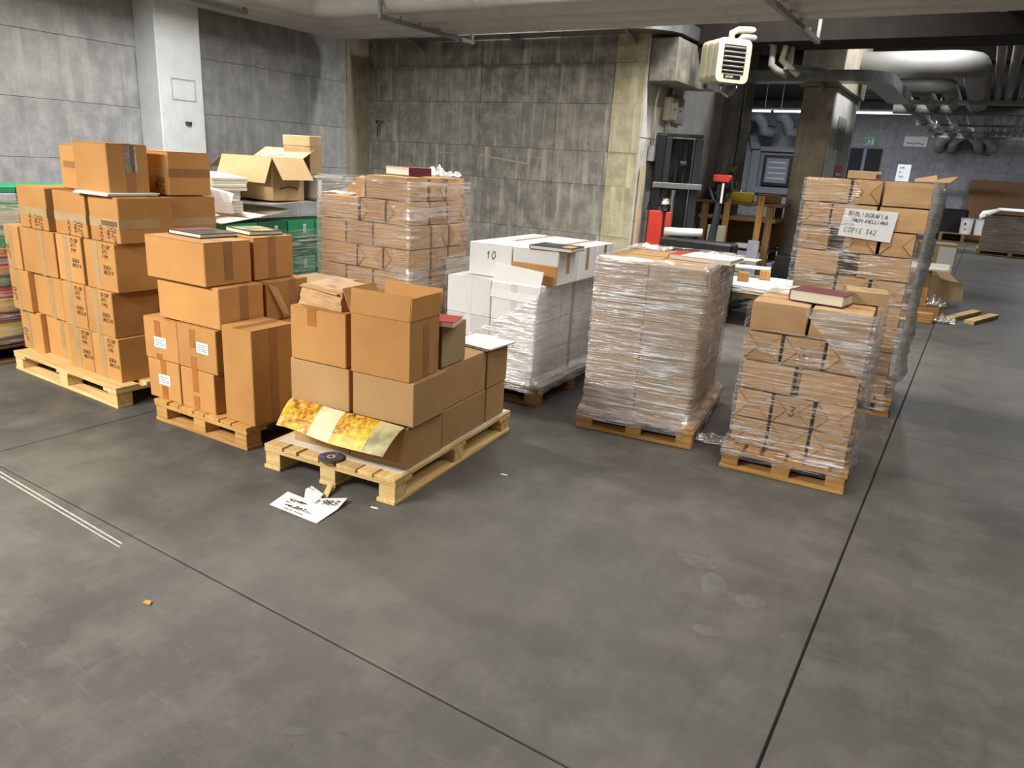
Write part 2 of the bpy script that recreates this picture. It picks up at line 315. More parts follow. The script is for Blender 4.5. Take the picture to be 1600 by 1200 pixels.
# ------------------------------------------------------------------ cartons, bundles, pallets, film
def fmap(face, hx, hy, h):
    return {'F': ((-hx, -hy, 0), (1, 0, 0), (0, 0, 1), 2 * hx, h), 'R': ((hx, -hy, 0), (0, 1, 0), (0, 0, 1), 2 * hy, h), 'T': ((-hx, -hy, h), (1, 0, 0), (0, 1, 0), 2 * hx, 2 * hy), 'L': ((-hx, hy, 0), (0, -1, 0), (0, 0, 1), 2 * hy, h)}[face]
def fpatch(mb, fm, a0, a1, b0, b1, off=0.0003, th=0.0008):
    o, e1, e2 = Vector(fm[0]), Vector(fm[1]), Vector(fm[2]); n = e1.cross(e2); p = [o + e1 * a + e2 * b + n * off for a, b in ((a0, b0), (a1, b0), (a1, b1), (a0, b1))]
    return mb.slab(p, th)
def carton(fr, u0, u1, v0, v1, w0, w1, label, group=None, mat='card', rot=None, seam=None, tapes=(), writes=(), labels=(), name='carton', tapemat='tape', holes=()):
    rot = RND.uniform(-0.7, 0.7) if rot is None else rot
    hx, hy, h = (u1 - u0) / 2 - 0.0015, (v1 - v0) / 2 - 0.0015, w1 - w0 - 0.001
    r = root(name, label, 'carton' if name == 'carton' else 'box', fr.pt((u0 + u1) / 2, (v0 + v1) / 2, w0), fr.a + rad(rot), group)
    ft = 0.004 if seam else 0.0
    MB().box(-hx, hx, -hy, hy, 0, h - ft, 0.004).build('body', mat, r)
    if seam == 'u':
        for a, b in ((-hy, -0.002), (0.002, hy)): MB().box(-hx, hx, a, b, h - ft + 0.0002, h, 0.0015).build('flap', mat, r)
    elif seam == 'v':
        for a, b in ((-hx, -0.002), (0.002, hx)): MB().box(a, b, -hy, hy, h - ft + 0.0002, h, 0.0015).build('flap', mat, r)
    if seam and tapemat:
        mb = MB(); t = 0.026
        if seam == 'u': fpatch(mb, fmap('T', hx, hy, h), 0, 2 * hx, hy - t, hy + t)
        else: fpatch(mb, fmap('T', hx, hy, h), hx - t, hx + t, 0, 2 * hy)
        mb.build('tape', tapemat, r)
    for face, d, pos, wd, a, b, m in tapes:
        fm = fmap(face, hx, hy, h); mb = MB()
        if d == 'v': fpatch(mb, fm, fm[3] * pos - wd / 2, fm[3] * pos + wd / 2, fm[4] * a, fm[4] * b)
        else: fpatch(mb, fm, fm[3] * a, fm[3] * b, fm[4] * pos - wd / 2, fm[4] * pos + wd / 2)
        mb.build('tape', m, r)
    for face, x, y, wd, hh, m in labels:
        fm = fmap(face, hx, hy, h); x *= fm[3]; y *= fm[4]
        lb = fpatch(MB(), fm, x, x + wd, y, y + hh, 0.0012, 0.0005).build('paper_label', m, r)
        if m == 'paper' and wd < 0.2:
            mb = MB()
            for k in range(4): fpatch(mb, fm, x + wd * 0.12, x + wd * (0.88 - 0.2 * (k % 3 == 2)), y + hh * (0.22 + 0.17 * k), y + hh * (0.27 + 0.17 * k), 0.0019, 0.0002)
            mb.build('print', 'inkblue', lb)
    for face, x, y, sz, lines, vert, m in writes:
        fm = fmap(face, hx, hy, h); o = Vector(fm[0]) + Vector(fm[1]) * fm[3] * x + Vector(fm[2]) * fm[4] * y
        e1, e2 = (Vector(fm[1]), Vector(fm[2])) if not vert else (-Vector(fm[2]), Vector(fm[1]))
        write(r, lines, o, e1, e2, sz, m)
    return r

BUNDLE = {}
def bundle_mesh(hx, hy, h, k):
    key = (round(hx, 3), round(hy, 3), round(h, 3), k)
    if key not in BUNDLE:
        bm = bmesh.new(); bmesh.ops.create_cube(bm, size=1.0)
        bmesh.ops.subdivide_edges(bm, edges=bm.edges[:], cuts=5, use_grid_fill=True)
        for q in bm.verts:
            c = q.co; ax = [abs(abs(x) - 0.5) < 1e-4 for x in c]; ne = sum(ax)
            p = Vector((c.x * 2 * hx, c.y * 2 * hy, (c.z + 0.5) * h)); s = Vector((c.x, c.y, c.z)).normalized()
            nz = mn.noise(Vector((p.x * 9 + k * 7.1, p.y * 9, p.z * 14 + k * 3.3))) + .5 * mn.noise(Vector((p.x * 30 + p.z * 25 + k, p.y * 30, p.z * 20)))
            p += s * (0.003 * nz - 0.002) - s * (0.0035 if ne == 2 else 0.006 if ne == 3 else 0)
            q.co = p
        me = bpy.data.meshes.new('package'); bm.to_mesh(me); bm.free(); me.materials.append(M['kraft']); BUNDLE[key] = me
    return BUNDLE[key]
def bundle(fr, u0, u1, v0, v1, w0, w1, label, group, fold='', writes=None, rot=None):
    rot = RND.uniform(-1.0, 1.0) if rot is None else rot
    hx, hy, h = (u1 - u0) / 2 - 0.003, (v1 - v0) / 2 - 0.003, w1 - w0 - 0.002
    r = link('paper_bundle', bundle_mesh(hx, hy, h, RND.randrange(4))); r['label'] = label; r['category'] = 'parcel'; r['group'] = group
    r.location = fr.pt((u0 + u1) / 2, (v0 + v1) / 2, w0); r.rotation_euler = (0, 0, fr.a + rad(rot))
    for face in fold:
        o, e1, e2, L, H = fmap(face, hx + 0.001, hy + 0.001, h); o, e1, e2 = Vector(o), Vector(e1), Vector(e2); n = e1.cross(e2); i = H * 0.5
        P = lambda a, b, q=0.0015: o + e1 * a + e2 * b + n * q
        s = RND.random() < 0.5
        MB().slab([P(0.006, 0.008), P(0.006, H - 0.008), P(i * 0.9, H * 0.5)], 0.0015).build('paper_flap', 'kraft', r)
        MB().slab([P(L - 0.006, H - 0.008), P(L - 0.006, 0.008), P(L - i * 0.9, H * 0.5)], 0.0015).build('paper_flap', 'kraft', r)
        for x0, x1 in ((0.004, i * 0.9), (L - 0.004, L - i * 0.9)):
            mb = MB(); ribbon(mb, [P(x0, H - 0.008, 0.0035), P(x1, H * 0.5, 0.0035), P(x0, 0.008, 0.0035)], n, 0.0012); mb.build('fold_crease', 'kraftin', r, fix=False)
    if writes:
        face, x, y, sz, lines = writes; o, e1, e2, L, H = fmap(face, hx, hy, h)
        write(r, lines, Vector(o) + Vector(e1) * L * x + Vector(e2) * H * y, e1, e2, sz, off=0.0045, wd=sz * 0.05)
    return r
def pallet(fr, W, D, top, bot, label, mat='pine', ntop=5, H=0.13, bscale=1.0):
    """W along u, D along v; top / bot: axis the top and bottom boards run along"""
    r = root('pallet', label, 'pallet', fr.pt(W / 2, D / 2, 0), fr.a, 'wooden pallets'); x, y = W / 2, D / 2
    def bd(name, a, b, c, d, e, f, ax):
        j = lambda: RND.uniform(-0.003, 0.003)
        o = MB().box(a + j(), b + j(), c + j(), d + j(), e, f, 0.002).build(name, mat, r); uvwood(o, ax)
    L, Wd = (2 * x, 2 * y) if top == 'u' else (2 * y, 2 * x)
    wds = [0.145 if k % 2 == 0 else 0.10 for k in range(ntop)]; tot = sum(wds); sc = min(1.0, Wd * 0.9 / tot); gap = (Wd - tot * sc) / (ntop - 1); p = -Wd / 2
    for k in range(ntop):
        q = p + wds[k] * sc
        if top == 'u': bd('top_board', -x, x, p, q, H - 0.02, H, 0)
        else: bd('top_board', p, q, -y, y, H - 0.02, H, 1)
        p = q + gap
    for k in (-1, 0, 1):
        if top == 'u': c = k * (x - 0.07); bd('cross_board', c - 0.07, c + 0.07, -y, y, H - 0.04, H - 0.0202, 1)
        else: c = k * (y - 0.07); bd('cross_board', -x, x, c - 0.07, c + 0.07, H - 0.04, H - 0.0202, 0)
    for a in (-1, 0, 1):
        for b in (-1, 0, 1):
            cx, cy = a * (x - 0.05 - 0.001), b * (y - 0.05 - 0.001); bd('block', cx - 0.047, cx + 0.047, cy - 0.047, cy + 0.047, 0.0202, H - 0.0402, 0)
    for k in (-1, 0, 1):
        if bot == 'u': c = k * (y - 0.05); bd('bottom_board', -x, x, c - 0.05, c + 0.05, 0, 0.02, 0)
        else: c = k * (x - 0.05); bd('bottom_board', c - 0.05, c + 0.05, -y, y, 0, 0.02, 1)
    return r
def film(fr, u0, u1, v0, v1, w0, w1, label, mat, flare=0.03, keep=None, top=0.0, amp=0.006, du=0.018, dw=0.018, bulge=None, lip=0.02, name='stretch_film', pal=None, snap=None):
    W, D = u1 - u0, v1 - v0; per = 2 * (W + D); nu = int(per / du); nw = int((w1 - w0) / dw); ntop = int(top / 0.02) if top else 0
    vs_, fs, uvs = [], [], []
    seed = RND.random() * 50
    def base(s, inset=0.0):
        r = 0.02; s = s % per
        if s < W: p = (u0 + s, v0); n = (0, -1)
        elif s < W + D: p = (u1, v0 + s - W); n = (1, 0)
        elif s < 2 * W + D: p = (u1 - (s - W - D), v1); n = (0, 1)
        else: p = (u0, v1 - (s - 2 * W - D)); n = (-1, 0)
        cx, cy = (u0 + u1) / 2, (v0 + v1) / 2
        return Vector((p[0], p[1], 0)), Vector((n[0], n[1], 0)), Vector((cx - p[0], cy - p[1], 0))
    rows = nw + 1 + ntop
    for j in range(rows):
        for i in range(nu + 1):
            s = per * i / nu; p, n, inn = base(s); t = min(j, nw) / nw; z = w0 + (w1 - w0) * t
            nz = mn.noise(Vector((s * 4 + seed, z * 30 + s * 2, 0.3))) + 0.6 * mn.noise(Vector((s * 11, z * 70 + seed, s * 2)))
            off = 0.010 + amp * nz
            hb = z - w0
            if flare and hb < 0.14: off += flare * (1 - hb / 0.14) ** 1.3
            if pal and hb < .12:
                ed = (v0 - pal[2], pal[1] - u1, pal[3] - v1, u0 - pal[0])[0 if n.y < 0 else 1 if n.x > 0 else 2 if n.y > 0 else 3]
                off += max(0, ed) * min(1, (.12 - hb) / .07) ** 1.2; p = p + Vector(((u0 - pal[0]) * -(p.x < u0 + .001) + (pal[1] - u1) * (p.x > u1 - .001), 0, 0)) * (min(1, (.12 - hb) / .07) ** 1.2 if n.y else 0)
            if bulge: off += bulge(s, z, W, D)
            q = p + n * off
            if j > nw:
                k = (j - nw) * 0.02; q = p + n * 0.004 + Vector((inn.x, inn.y, 0)).normalized() * k + Vector((0, 0, w1 + lip * math.sin(min(1, (j - nw) / 2.0) * 1.6) + 0.008 * mn.noise(Vector((s * 12, k * 40, seed)))))
            else: q.z = z
            vs_.append(q); uvs.append((s, z + (j - nw) * 0.02 * (j > nw)))
    for j in range(rows - 1):
        for i in range(nu):
            s = per * (i + .5) / nu; z = w0 + (w1 - w0) * (j + .5) / nw
            if keep and not keep(s, z, W, D): continue
            a = j * (nu + 1) + i; fs.append((a, a + 1, a + nu + 2, a + nu + 1))
    me = bpy.data.meshes.new(name); me.from_pydata(vs_, [], fs); uv = me.uv_layers.new(name='UVMap')
    for p in me.polygons:
        for li in p.loop_indices: uv.data[li].uv = uvs[me.loops[li].vertex_index]
    me.materials.append(M[mat]); me.polygons.foreach_set('use_smooth', [True] * len(me.polygons))
    bm = bmesh.new(); bm.from_mesh(me); bmesh.ops.delete(bm, geom=[q for q in bm.verts if not q.link_faces], context='VERTS'); bm.to_mesh(me); bm.free()
    o = link(name, me, None, label); o['category'] = 'plastic film'; o['group'] = 'clear stretch film around pallets'; o.location = fr.o; o.rotation_euler = (0, 0, fr.a)
    return o
def crumple(fr, u, v, z, sx, sy, sz, label, mat='filmX', seed=1, name='film_scrap', cat='plastic film'):
    n = 20; vs_, fs, uvs = [], [], []
    for j in range(n + 1):
        for i in range(n + 1):
            a, b = i / n - .5, j / n - .5; e = max(0, 1 - (2 * max(abs(a), abs(b))) ** 2)
            h = abs(mn.noise(Vector((a * 3.2 + seed, b * 3.2, seed)))) * 1.3 + 0.22 * abs(mn.noise(Vector((a * 8, b * 8 + seed, 1))))
            vs_.append((a * sx * (1 + .2 * mn.noise(Vector((b * 6, seed, 0)))), b * sy * (1 + .2 * mn.noise(Vector((a * 6, seed, 4)))), 0.002 + sz * h * (0.25 + 0.75 * e))); uvs.append((a * sx, b * sy))
    for j in range(n):
        for i in range(n): k = j * (n + 1) + i; fs.append((k, k + 1, k + n + 2, k + n + 1))
    me = bpy.data.meshes.new(name); me.from_pydata(vs_, [], fs); uv = me.uv_layers.new(name='UVMap')
    for p in me.polygons:
        for li in p.loop_indices: uv.data[li].uv = uvs[me.loops[li].vertex_index]
    me.materials.append(M[mat] if isinstance(mat, str) else mat)
    o = link(name, me, None, label); o['category'] = cat; o.location = fr.pt(u, v, z); o.rotation_euler = (0, 0, fr.a); return o
def book(fr, u, v, z, W, D, T, rz, label, cover, hard=True, spine='L', spinemat=None, art=None):
    r = root('book', label, 'book', fr.pt(u, v, z), fr.a + rad(rz), 'books lying on the stacks'); x, y = W / 2, D / 2; c = 0.0025
    MB().box(-x, x, -y, y, 0, c, 0.001).build('back_cover', cover, r)
    fc = MB().box(-x, x, -y, y, T - c, T, 0.001).build('front_cover', cover, r)
    MB().box(-x + (0.004 if spine == 'L' else 0.006), x - (0.004 if spine == 'R' else 0.006), -y + 0.005, y - 0.005, c, T - c, 0.001).build('pages', 'cream', r)
    sm = spinemat or cover
    if spine == 'L': MB().box(-x, -x + 0.004, -y, y, c, T - c, 0.001).build('spine', sm, r)
    else: MB().box(x - 0.004, x, -y, y, c, T - c, 0.001).build('spine', sm, r)
    if spinemat: MB().box(-x, -x + W * 0.2, -y, y, T, T + 0.0006).build('cover_band', sm, r, 'red cloth band along the spine')
    if art:
        mb = MB()
        for (a0, a1, b0, b1) in art[1]: mb.box(-x + W * a0, -x + W * a1, -y + D * b0, -y + D * b1, T, T + 0.0004)
        mb.build('cover_print', art[0], fc)
    return r
def sheet(fr, pts, label, mat, cat='paper', name='paper_sheet', th=0.0008, group=None):
    o = MB().slab([fr.pt(*p) for p in pts], th).build(name, mat); o['label'] = label; o['category'] = cat
    if group: o['group'] = group
    return o
def bent(fr, rows, label, mat, cat, name, th=0.001, sub=1):
    """sheet through a grid of frame points rows[j][i], given thickness"""
    mb = MB(); ny, nx = len(rows), len(rows[0]); P = [[fr.pt(*p) for p in rw] for rw in rows]
    for dz in (0, th):
        for rw in P:
            for p in rw: mb.v.append((p.x, p.y, p.z + dz))
    N = nx * ny
    for j in range(ny - 1):
        for i in range(nx - 1):
            a = j * nx + i; mb.f.append((a, a + 1, a + nx + 1, a + nx)); mb.f.append((N + a, N + a + nx, N + a + nx + 1, N + a + 1))
    ed = [(0, i, 0, i + 1) for i in range(nx - 1)] + [(ny - 1, i, ny - 1, i + 1) for i in range(nx - 1)] + [(j, 0, j + 1, 0) for j in range(ny - 1)] + [(j, nx - 1, j + 1, nx - 1) for j in range(ny - 1)]
    for a, b, c, d in ed: p, q = a * nx + b, c * nx + d; mb.f.append((p, q, N + q, N + p))
    o = mb.build(name, mat, None, label, smooth=False); o['category'] = cat; return o

# ------------------------------------------------------------------ the building
def rroot(o): o.location = RF.o; o.rotation_euler = (0, 0, RF.a); return o
flo = struct(rroot(MB().box(-14, 9.5, -8.5, 28.5, -0.3, -0.012).build('floor', 'joint')))
us = [-14, -11.5, -7.75, -3.98, -0.21, 3.55, 7.3, 9.5]; vv = [-8.5, -6.0, -2.25, 1.47, 5.17, 8.8, 12.55, 16.25, 20.0, 23.7, 28.5]
for a, b in zip(us, us[1:]):
    for c, d in zip(vv, vv[1:]):
        MB().box(a + .004, b - .004, c + .004, d - .004, -0.0119, 0.0, 0.003).build('slab', 'floor', flo)
def wear(name, mat, polys, label=None):
    mb = MB()
    for p in polys: mb.slab([(x, y, 0.0001) for x, y in p], 0.0002)
    return mb.build(name, mat, flo, label)
M['chalk'] = plain('chalk_line', 'a5a198', 0.8, var=0.15, nscale=60); M['worn'] = plain('worn_patch', '615e56', 0.65, var=0.15, nscale=14); M['stain'] = plain('dark_stain', '3a3936', 0.4, var=0.05)
wear('chalk_line', 'chalk', [[(-3.9, 1.435), (-2.66, 1.405), (-2.66, 1.413), (-3.9, 1.443)], [(-3.9, 1.415), (-2.64, 1.385), (-2.64, 1.392), (-3.9, 1.423)]])
def blob(cx, cy, sx, sy, rz, n=18, sd=1):
    return [(cx + math.cos(rz) * a - math.sin(rz) * b, cy + math.sin(rz) * a + math.cos(rz) * b) for a, b in ((sx * math.cos(t) * (1 + .35 * mn.noise(Vector((t * 2, sd, 0)))), sy * math.sin(t) * (1 + .35 * mn.noise(Vector((t * 2, sd, 5))))) for t in (2 * math.pi * k / n for k in range(n)))]
wear('worn_patch', 'worn', [blob(-0.45, 2.6, .06, .045, .6, sd=2), blob(-0.53, 2.31, .05, .03, .2, sd=5)])
wear('worn_patch', 'worn', [blob(-0.72, 2.76, .09, .05, -.2, sd=3), blob(-0.6, 2.62, .05, .10, .3, sd=9)])
wear('dark_stain', 'stain', [blob(-1.33, 1.13, .035, .015, .6, sd=4), blob(-1.22, 1.2, .016, .008, .5, sd=6)])
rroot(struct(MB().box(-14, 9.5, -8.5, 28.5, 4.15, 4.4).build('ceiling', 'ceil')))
def wall(name, mat, face, at, a0, a1, z1, cuts, lifts, thick=0.3, back=True, pm=None):
    """face: direction the wall looks ('+u' or '-v' ...); cuts / lifts split the cast panels"""
    sgn = 1 if face[0] == '+' else -1; ax = face[1]
    lo, hi = sorted((at - sgn * thick, at - sgn * 0.02))
    mb = MB()
    if ax == 'u': mb.box(lo, hi, a0, a1, 0, z1)
    else: mb.box(a0, a1, lo, hi, 0, z1)
    o = struct(rroot(mb.build(name, mat)))
    for a, b in zip(cuts, cuts[1:]):
        for c, d in zip(lifts, lifts[1:]):
            e = at + sgn * RND.uniform(-0.006, 0.003); lo, hi = sorted((e, at - sgn * 0.019)); m = MB()
            if ax == 'u': m.box(lo, hi, a + .0015, b - .0015, c + .0015, d - .0015, 0.002)
            else: m.box(a + .0015, b - .0015, lo, hi, c + .0015, d - .0015, 0.002)
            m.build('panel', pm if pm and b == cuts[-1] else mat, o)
    return o
LZ = [0, 0.85, 1.42, 1.95, 2.47, 3.0, 4.15]
wl = wall('wall_left', 'wallg', '+u', -7.33, -8.5, 8.1, 4.15, [-8.5, -3, -0.5, 2.0, 4.54, 5.2, 7.4, 7.82], [0, .75, 1.35, 1.86, 2.42, 3.05, 4.15])
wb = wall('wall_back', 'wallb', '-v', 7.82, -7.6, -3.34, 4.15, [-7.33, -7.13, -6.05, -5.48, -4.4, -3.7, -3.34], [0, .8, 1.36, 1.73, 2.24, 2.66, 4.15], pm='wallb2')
wsd = wall('wall_side', 'wallw', '+u', -3.32, 7.83, 10.6, 4.15, [7.83, 8.4, 9.4, 10.6], [0, 1.0, 1.9, 2.9, 4.15])
wall('wall_far', 'wallf', '-v', 28.0, -14, 9.5, 4.15, [-14, -11, -8.6, -7.4, -5.6, -4.2, -2.9, -1.6, 0.4, 2.4, 5, 9.5], [0, .9, 1.5, 2.1, 2.7, 3.3, 4.15])
struct(rroot(MB().box(9.5, 9.8, -8.5, 28.3, 0, 4.15).build('wall_right', 'wallg'))); struct(rroot(MB().box(-14, 9.5, -8.8, -8.5, 0, 4.15).build('wall_front', 'wallg')))
struct(rroot(MB().box(-14.3, -14, 8.0, 28.3, 0, 4.15).build('wall_outer', 'wallf')))
M['colgrey'] = concrete('concrete_column_pale', 'cfd3d5', 'bcc0c2', 'dcdfe0', 0.15)
cl = struct(rroot(MB().box(-7.36, -7.0, 4.55, 5.04, 0, 4.15, 0.012).build('column', 'colgrey')))
[MB().box(-7.0, -6.9985, a, b, c, d).build('patch_mark', 'wallg', cl) for a, b, c, d in ((4.68, 4.95, 1.95, 1.965), (4.68, 4.95, 2.145, 2.16), (4.68, 4.692, 1.966, 2.144), (4.938, 4.95, 1.966, 2.144))]; MB().tube([(-6.999, 4.84, 1.73), (-6.996, 4.84, 1.76)], 0.035, 9).build('hole', 'stain', cl)
struct(rroot(MB().box(-7.335, -7.32, 7.41, 7.82, 0, 3.4).build('trim_1', 'pier')))
struct(rroot(MB().box(-3.45, -3.04, 10.6, 11.05, 0, 4.15, 0.01).build('pillar', 'wallb')))
pr = struct(rroot(MB().box(-2.29, -1.88, 10.6, 12.4, 0.45, 2.72, 0.012).build('column', 'pier')))
MB().box(-2.3, -1.87, 10.59, 12.41, 0, 0.45, 0.005).build('painted_base', 'black', pr, 'black painted base'); MB().box(-2.35, -1.82, 10.5, 12.5, 2.72, 4.15, 0.01).build('head', 'pier', pr)
MB().box(-1.88, -1.8755, 10.62, 12.39, .46, 2.71).build('pale_side', 'wallw', pr)
MB().box(-1.875, -1.86, 11.0, 11.6, 1.98, 2.4).build('notice_plate', 'wallg', pr)
struct(rroot(MB().box(-3.31, -3.0, 7.83, 8.75, 2.47, 2.9, 0.01).build('beam', 'wallb')))
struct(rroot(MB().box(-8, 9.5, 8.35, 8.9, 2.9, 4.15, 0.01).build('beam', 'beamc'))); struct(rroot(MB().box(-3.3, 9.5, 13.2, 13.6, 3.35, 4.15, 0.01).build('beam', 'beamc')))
dr = struct(rroot(MB().box(-4.2, -3.22, 27.93, 27.99, 0, 2.67).build('door_1', 'doorblack'))); MB().box(-3.78, -3.68, 27.9, 27.93, 0, 2.66).build('door_frame', 'doorglow', dr)
mk = MB()
for p in ([(-5.45, 1.62), (-4.75, 1.55)], [(-6.1, 1.62), (-5.85, 1.62)], [(-4.6, 1.62), (-4.6, 1.5)], [(-4.6, 1.62), (-4.5, 1.64)], [(-4.25, 1.68), (-4.25, 1.55)]):
    ribbon(mk, [Vector((x, 7.815, z)) for x, z in p], Vector((0, -1, 0)), 0.009)
mk.build('chalk_mark', 'chalk', wb, fix=False)
cb = MB().tube([(-7.15, 7.8, 1.95), (-7.13, 7.76, 1.98), (-7.0, 7.76, 1.98), (-7.1, 7.76, 1.9), (-7.09, 7.75, 1.78)], 0.008, 6).build('loose_cable', 'black', wb)

def thing(mb, name, label, cat, mat, group=None, smooth=False):
    o = rroot(mb.build(name, mat, None, label, smooth)); o['category'] = cat
    if group: o['group'] = group
    return o
def arc(cx, cy, z, r, a0, a1, n=7): return [(cx + r * math.cos(rad(a0 + (a1 - a0) * k / n)), cy + r * math.sin(rad(a0 + (a1 - a0) * k / n)), z) for k in range(n + 1)]
# pipe bank under the ceiling: four big pipes that turn along the side wall
BK = [(5.95, 3.04, .17, 'first'), (6.32, 3.02, .16, 'second'), (6.66, 3.0, .15, 'third'), (6.97, 2.99, .14, 'fourth')]
for k, (v, z, r, nm) in enumerate(BK):
    ul = -6.25 - (v - 5.95) * 0.75
    P = [(9.3, v, z), (3, v, z)] + arc(ul + .25, v - .25, z, .25, 90, 180) + [(ul - .02, 3, z), (ul - .05, -8.4, z)]
    o = thing(MB().tube(P, r, 18), 'ceiling_pipe', f'big grey ceiling pipe, {nm} from the camera of the four crossing the top', 'pipe', 'bank', 'big grey pipes across the ceiling', True)
    for uu in (-4.2, -2.2, -0.2, 2): MB().tube([(uu, v, z), (uu + .05, v, z)], r + .004, 18).build('joint_band', 'bank', o, smooth=False)
def hanger(label, a, b, z, top, along='v', s=0.04, extra=True):
    o = root('pipe_hanger', label, 'bracket', RF.pt(0, 0, 0), RF.a, 'steel pipe hangers'); m = MB()
    if along == 'v': u, v0, v1 = a, *b; m.box(u - s / 2, u + s / 2, v0, v1, z - s, z); ends = [(u, v0 + .02), (u, v1 - .02)]
    else: v, u0, u1 = a, *b; m.box(u0, u1, v - s / 2, v + s / 2, z - s, z); ends = [(u0 + .02, v), (u1 - .02, v)]
    m.build('crossbar', 'galv', o)
    for x, y in ends: MB().box(x - .015, x + .015, y - .015, y + .015, z + .0005, top).build('hanger_rod', 'galv', o)
    if extra and along == 'v':
        for k in range(4): y = v0 + (v1 - v0) * (.2 + .2 * k); MB().tube([(u, y, z), (u, y, z + .035)], .012, 6).build('clamp_bolt', 'galv', o)
    return o
hanger('galvanised steel hanger under the ceiling pipes above the concrete wall', -5.25, (5.75, 7.3), 2.84, 4.14)
hanger('galvanised steel hanger under the ceiling pipes near the heater', -1.62, (5.75, 7.75), 2.82, 4.14)
hanger('dark steel bar hanging above the wall column at the top edge', -6.6, (3.6, 5.3), 2.85, 4.14, extra=False)
# galvanised cable trays
def tray(path, label, wdt=.3, h=.13, brackets=()):
    o = root('cable_tray', label, 'cable tray', RF.pt(0, 0, 0), RF.a, 'galvanised cable trays'); t = .006; a = wdt / 2
    MB().sweep(path, [(-a, h), (-a, 0), (a, 0), (a, h), (a - t, h), (a - t, t), (-a + t, t), (-a + t, h)], True).build('channel', 'galv', o)
    MB().sweep(path, [(-a - .008, h - .012), (-a - .008, h + .004), (-a + .004, h + .004), (-a + .004, h - .012)], True).build('side_lip', 'galv', o)
    for (x, y, dx, dy) in brackets: MB().slab([(x, y, path[0][2] - .001), (x + dx, y + dy, path[0][2] - .001), (x + dx, y + dy, path[0][2] - .10)], .03).build('wall_bracket', 'galv', o)
    return o
tray([(-7.1, 7.62, 2.93), (-5, 7.62, 2.93), (-3.45, 7.62, 2.93)] + arc(-3.43, 7.92, 2.93, .30, -90, 0, 8) + [(-3.13, 9, 2.93), (-3.13, 10.4, 2.93)], 'galvanised cable tray running along the concrete wall and round its corner', brackets=[(x, 7.47, 0, .33) for x in (-6.35, -4.9, -3.45)])
tray([(-3.1, 10.35, 2.74), (-1.75, 10.35, 2.74)] + arc(-1.72, 10.67, 2.74, .32, -90, 0, 8) + [(-1.4, 12, 2.74), (-1.4, 13.0, 2.74)], 'galvanised cable tray wrapped round the far concrete column', brackets=[(-2.0, 10.2, 0, .3)])
thing(MB().box(-2.09, -2.03, 8.62, 8.68, 2.72, 4.14, .004), 'support_post', 'flat grey steel hanger post beside the heater pipes', 'bracket', 'pipe')
o = thing(MB().sweep([(-2.06, 8.5, 2.66), (-1.75, 8.85, 2.66)], [(-.03, 0), (.03, 0), (.03, .05), (-.03, .05)], True), 'support_bar', 'short galvanised bar with hooks below the heater pipes', 'bracket', 'galv')
thing(MB().box(-3.22, -2.98, 8.8, 9.1, 2.5, 2.92, .01), 'trunking', 'dark grey trunking drop under the bend of the cable tray', 'duct', 'pipe')
# large pipe behind the beam with its branches
for k, (v, u1, r, nm) in enumerate([(11.75, -.46, .17, 'widest'), (13.9, -.85, .12, 'second'), (14.25, -1.22, .11, 'third'), (14.6, -1.6, .10, 'fourth')]):
    P = [(-3.9 if k == 0 else -3.0, v, 3.12 - .02 * k)] + arc(u1 - .3, v + .3, 3.12 - .02 * k, .3, -90, 0, 8) + [(u1, 20, 3.12 - .02 * k), (u1, 26.5, 3.1)]
    thing(MB().tube(P, r, 16), 'ceiling_pipe', f'grey elbowed pipe running to the far wall, {nm} of the four', 'pipe', 'pipe', 'elbowed pipes to the far wall', True)
for k, (u, r) in enumerate([(-.2, .055), (-.03, .06), (.16, .05), (.32, .06), (.5, .05)]):
    thing(MB().tube([(u, 7.3, 3.2), (u, 16, 3.18), (u, 26.8, 3.16)], r, 12), 'ceiling_pipe', f"slim grey pipe running to the far wall, {['first','second','third','fourth','fifth'][k]} from the elbowed pipes", 'pipe', 'pipe', 'slim ceiling pipes', True)
thing(MB().tube([(-1.9, 16.9, 3.0), (-0.9, 16.9, 2.99), (3, 16.9, 3.0)], .1, 12), 'ceiling_pipe', 'lagged grey pipe crossing below the branch pipes', 'pipe', 'pipe', None, True)
for k, (v, u0, nm) in enumerate([(9.6, -.4, 'closest'), (15.0, -1.75, 'second'), (20.4, -1.75, 'third'), (22.8, -1.7, 'fourth'), (25.0, -1.65, 'last')]):
    hanger(f'long grey steel crossbar under the branch pipes, {nm} in the row', v, (u0, 1.6), 2.98 if k else 3.1, 4.14, 'u', s=.055 if k != 1 else .07)
# unit heater with its pipework
h = root('unit_heater', 'cream unit heater with louvred front hanging by the wall corner', 'heater', RF.pt(-2.6, 8.15, 2.47), RF.a - rad(-4))
def rsec(w2, h2, r, n=5):
    return [(sx * (w2 - r) + r * math.cos(a), sz * (h2 - r) + r * math.sin(a)) for sx, sz, q in ((1, 1, 0), (-1, 1, 1), (-1, -1, 2), (1, -1, 3)) for a in (math.pi / 2 * (q + k / n) for k in range(n + 1))]
def rbox(w2, h2, r, y0, y1, zc):
    mb = MB(); sec = rsec(w2, h2, r); n = len(sec)
    for y in (y0, y1): mb.v += [(x, y, zc + z) for x, z in sec]
    mb.f.append(tuple(range(n))); mb.f.append(tuple(range(n, 2 * n)))
    for k in range(n): mb.f.append((k, (k + 1) % n, n + (k + 1) % n, n + k))
    return mb
HR = Matrix.Rotation(rad(-38), 4, 'Z'); h.rotation_euler = (0, 0, RF.a + rad(50))
for k in range(5): rbox(.19 + .003 * (k % 2), .205 + .003 * (k % 2), .06, -.10 + .055 * k, -.10 + .055 * (k + 1) - .002, .22).build('casing_rib', 'cream_e', h)
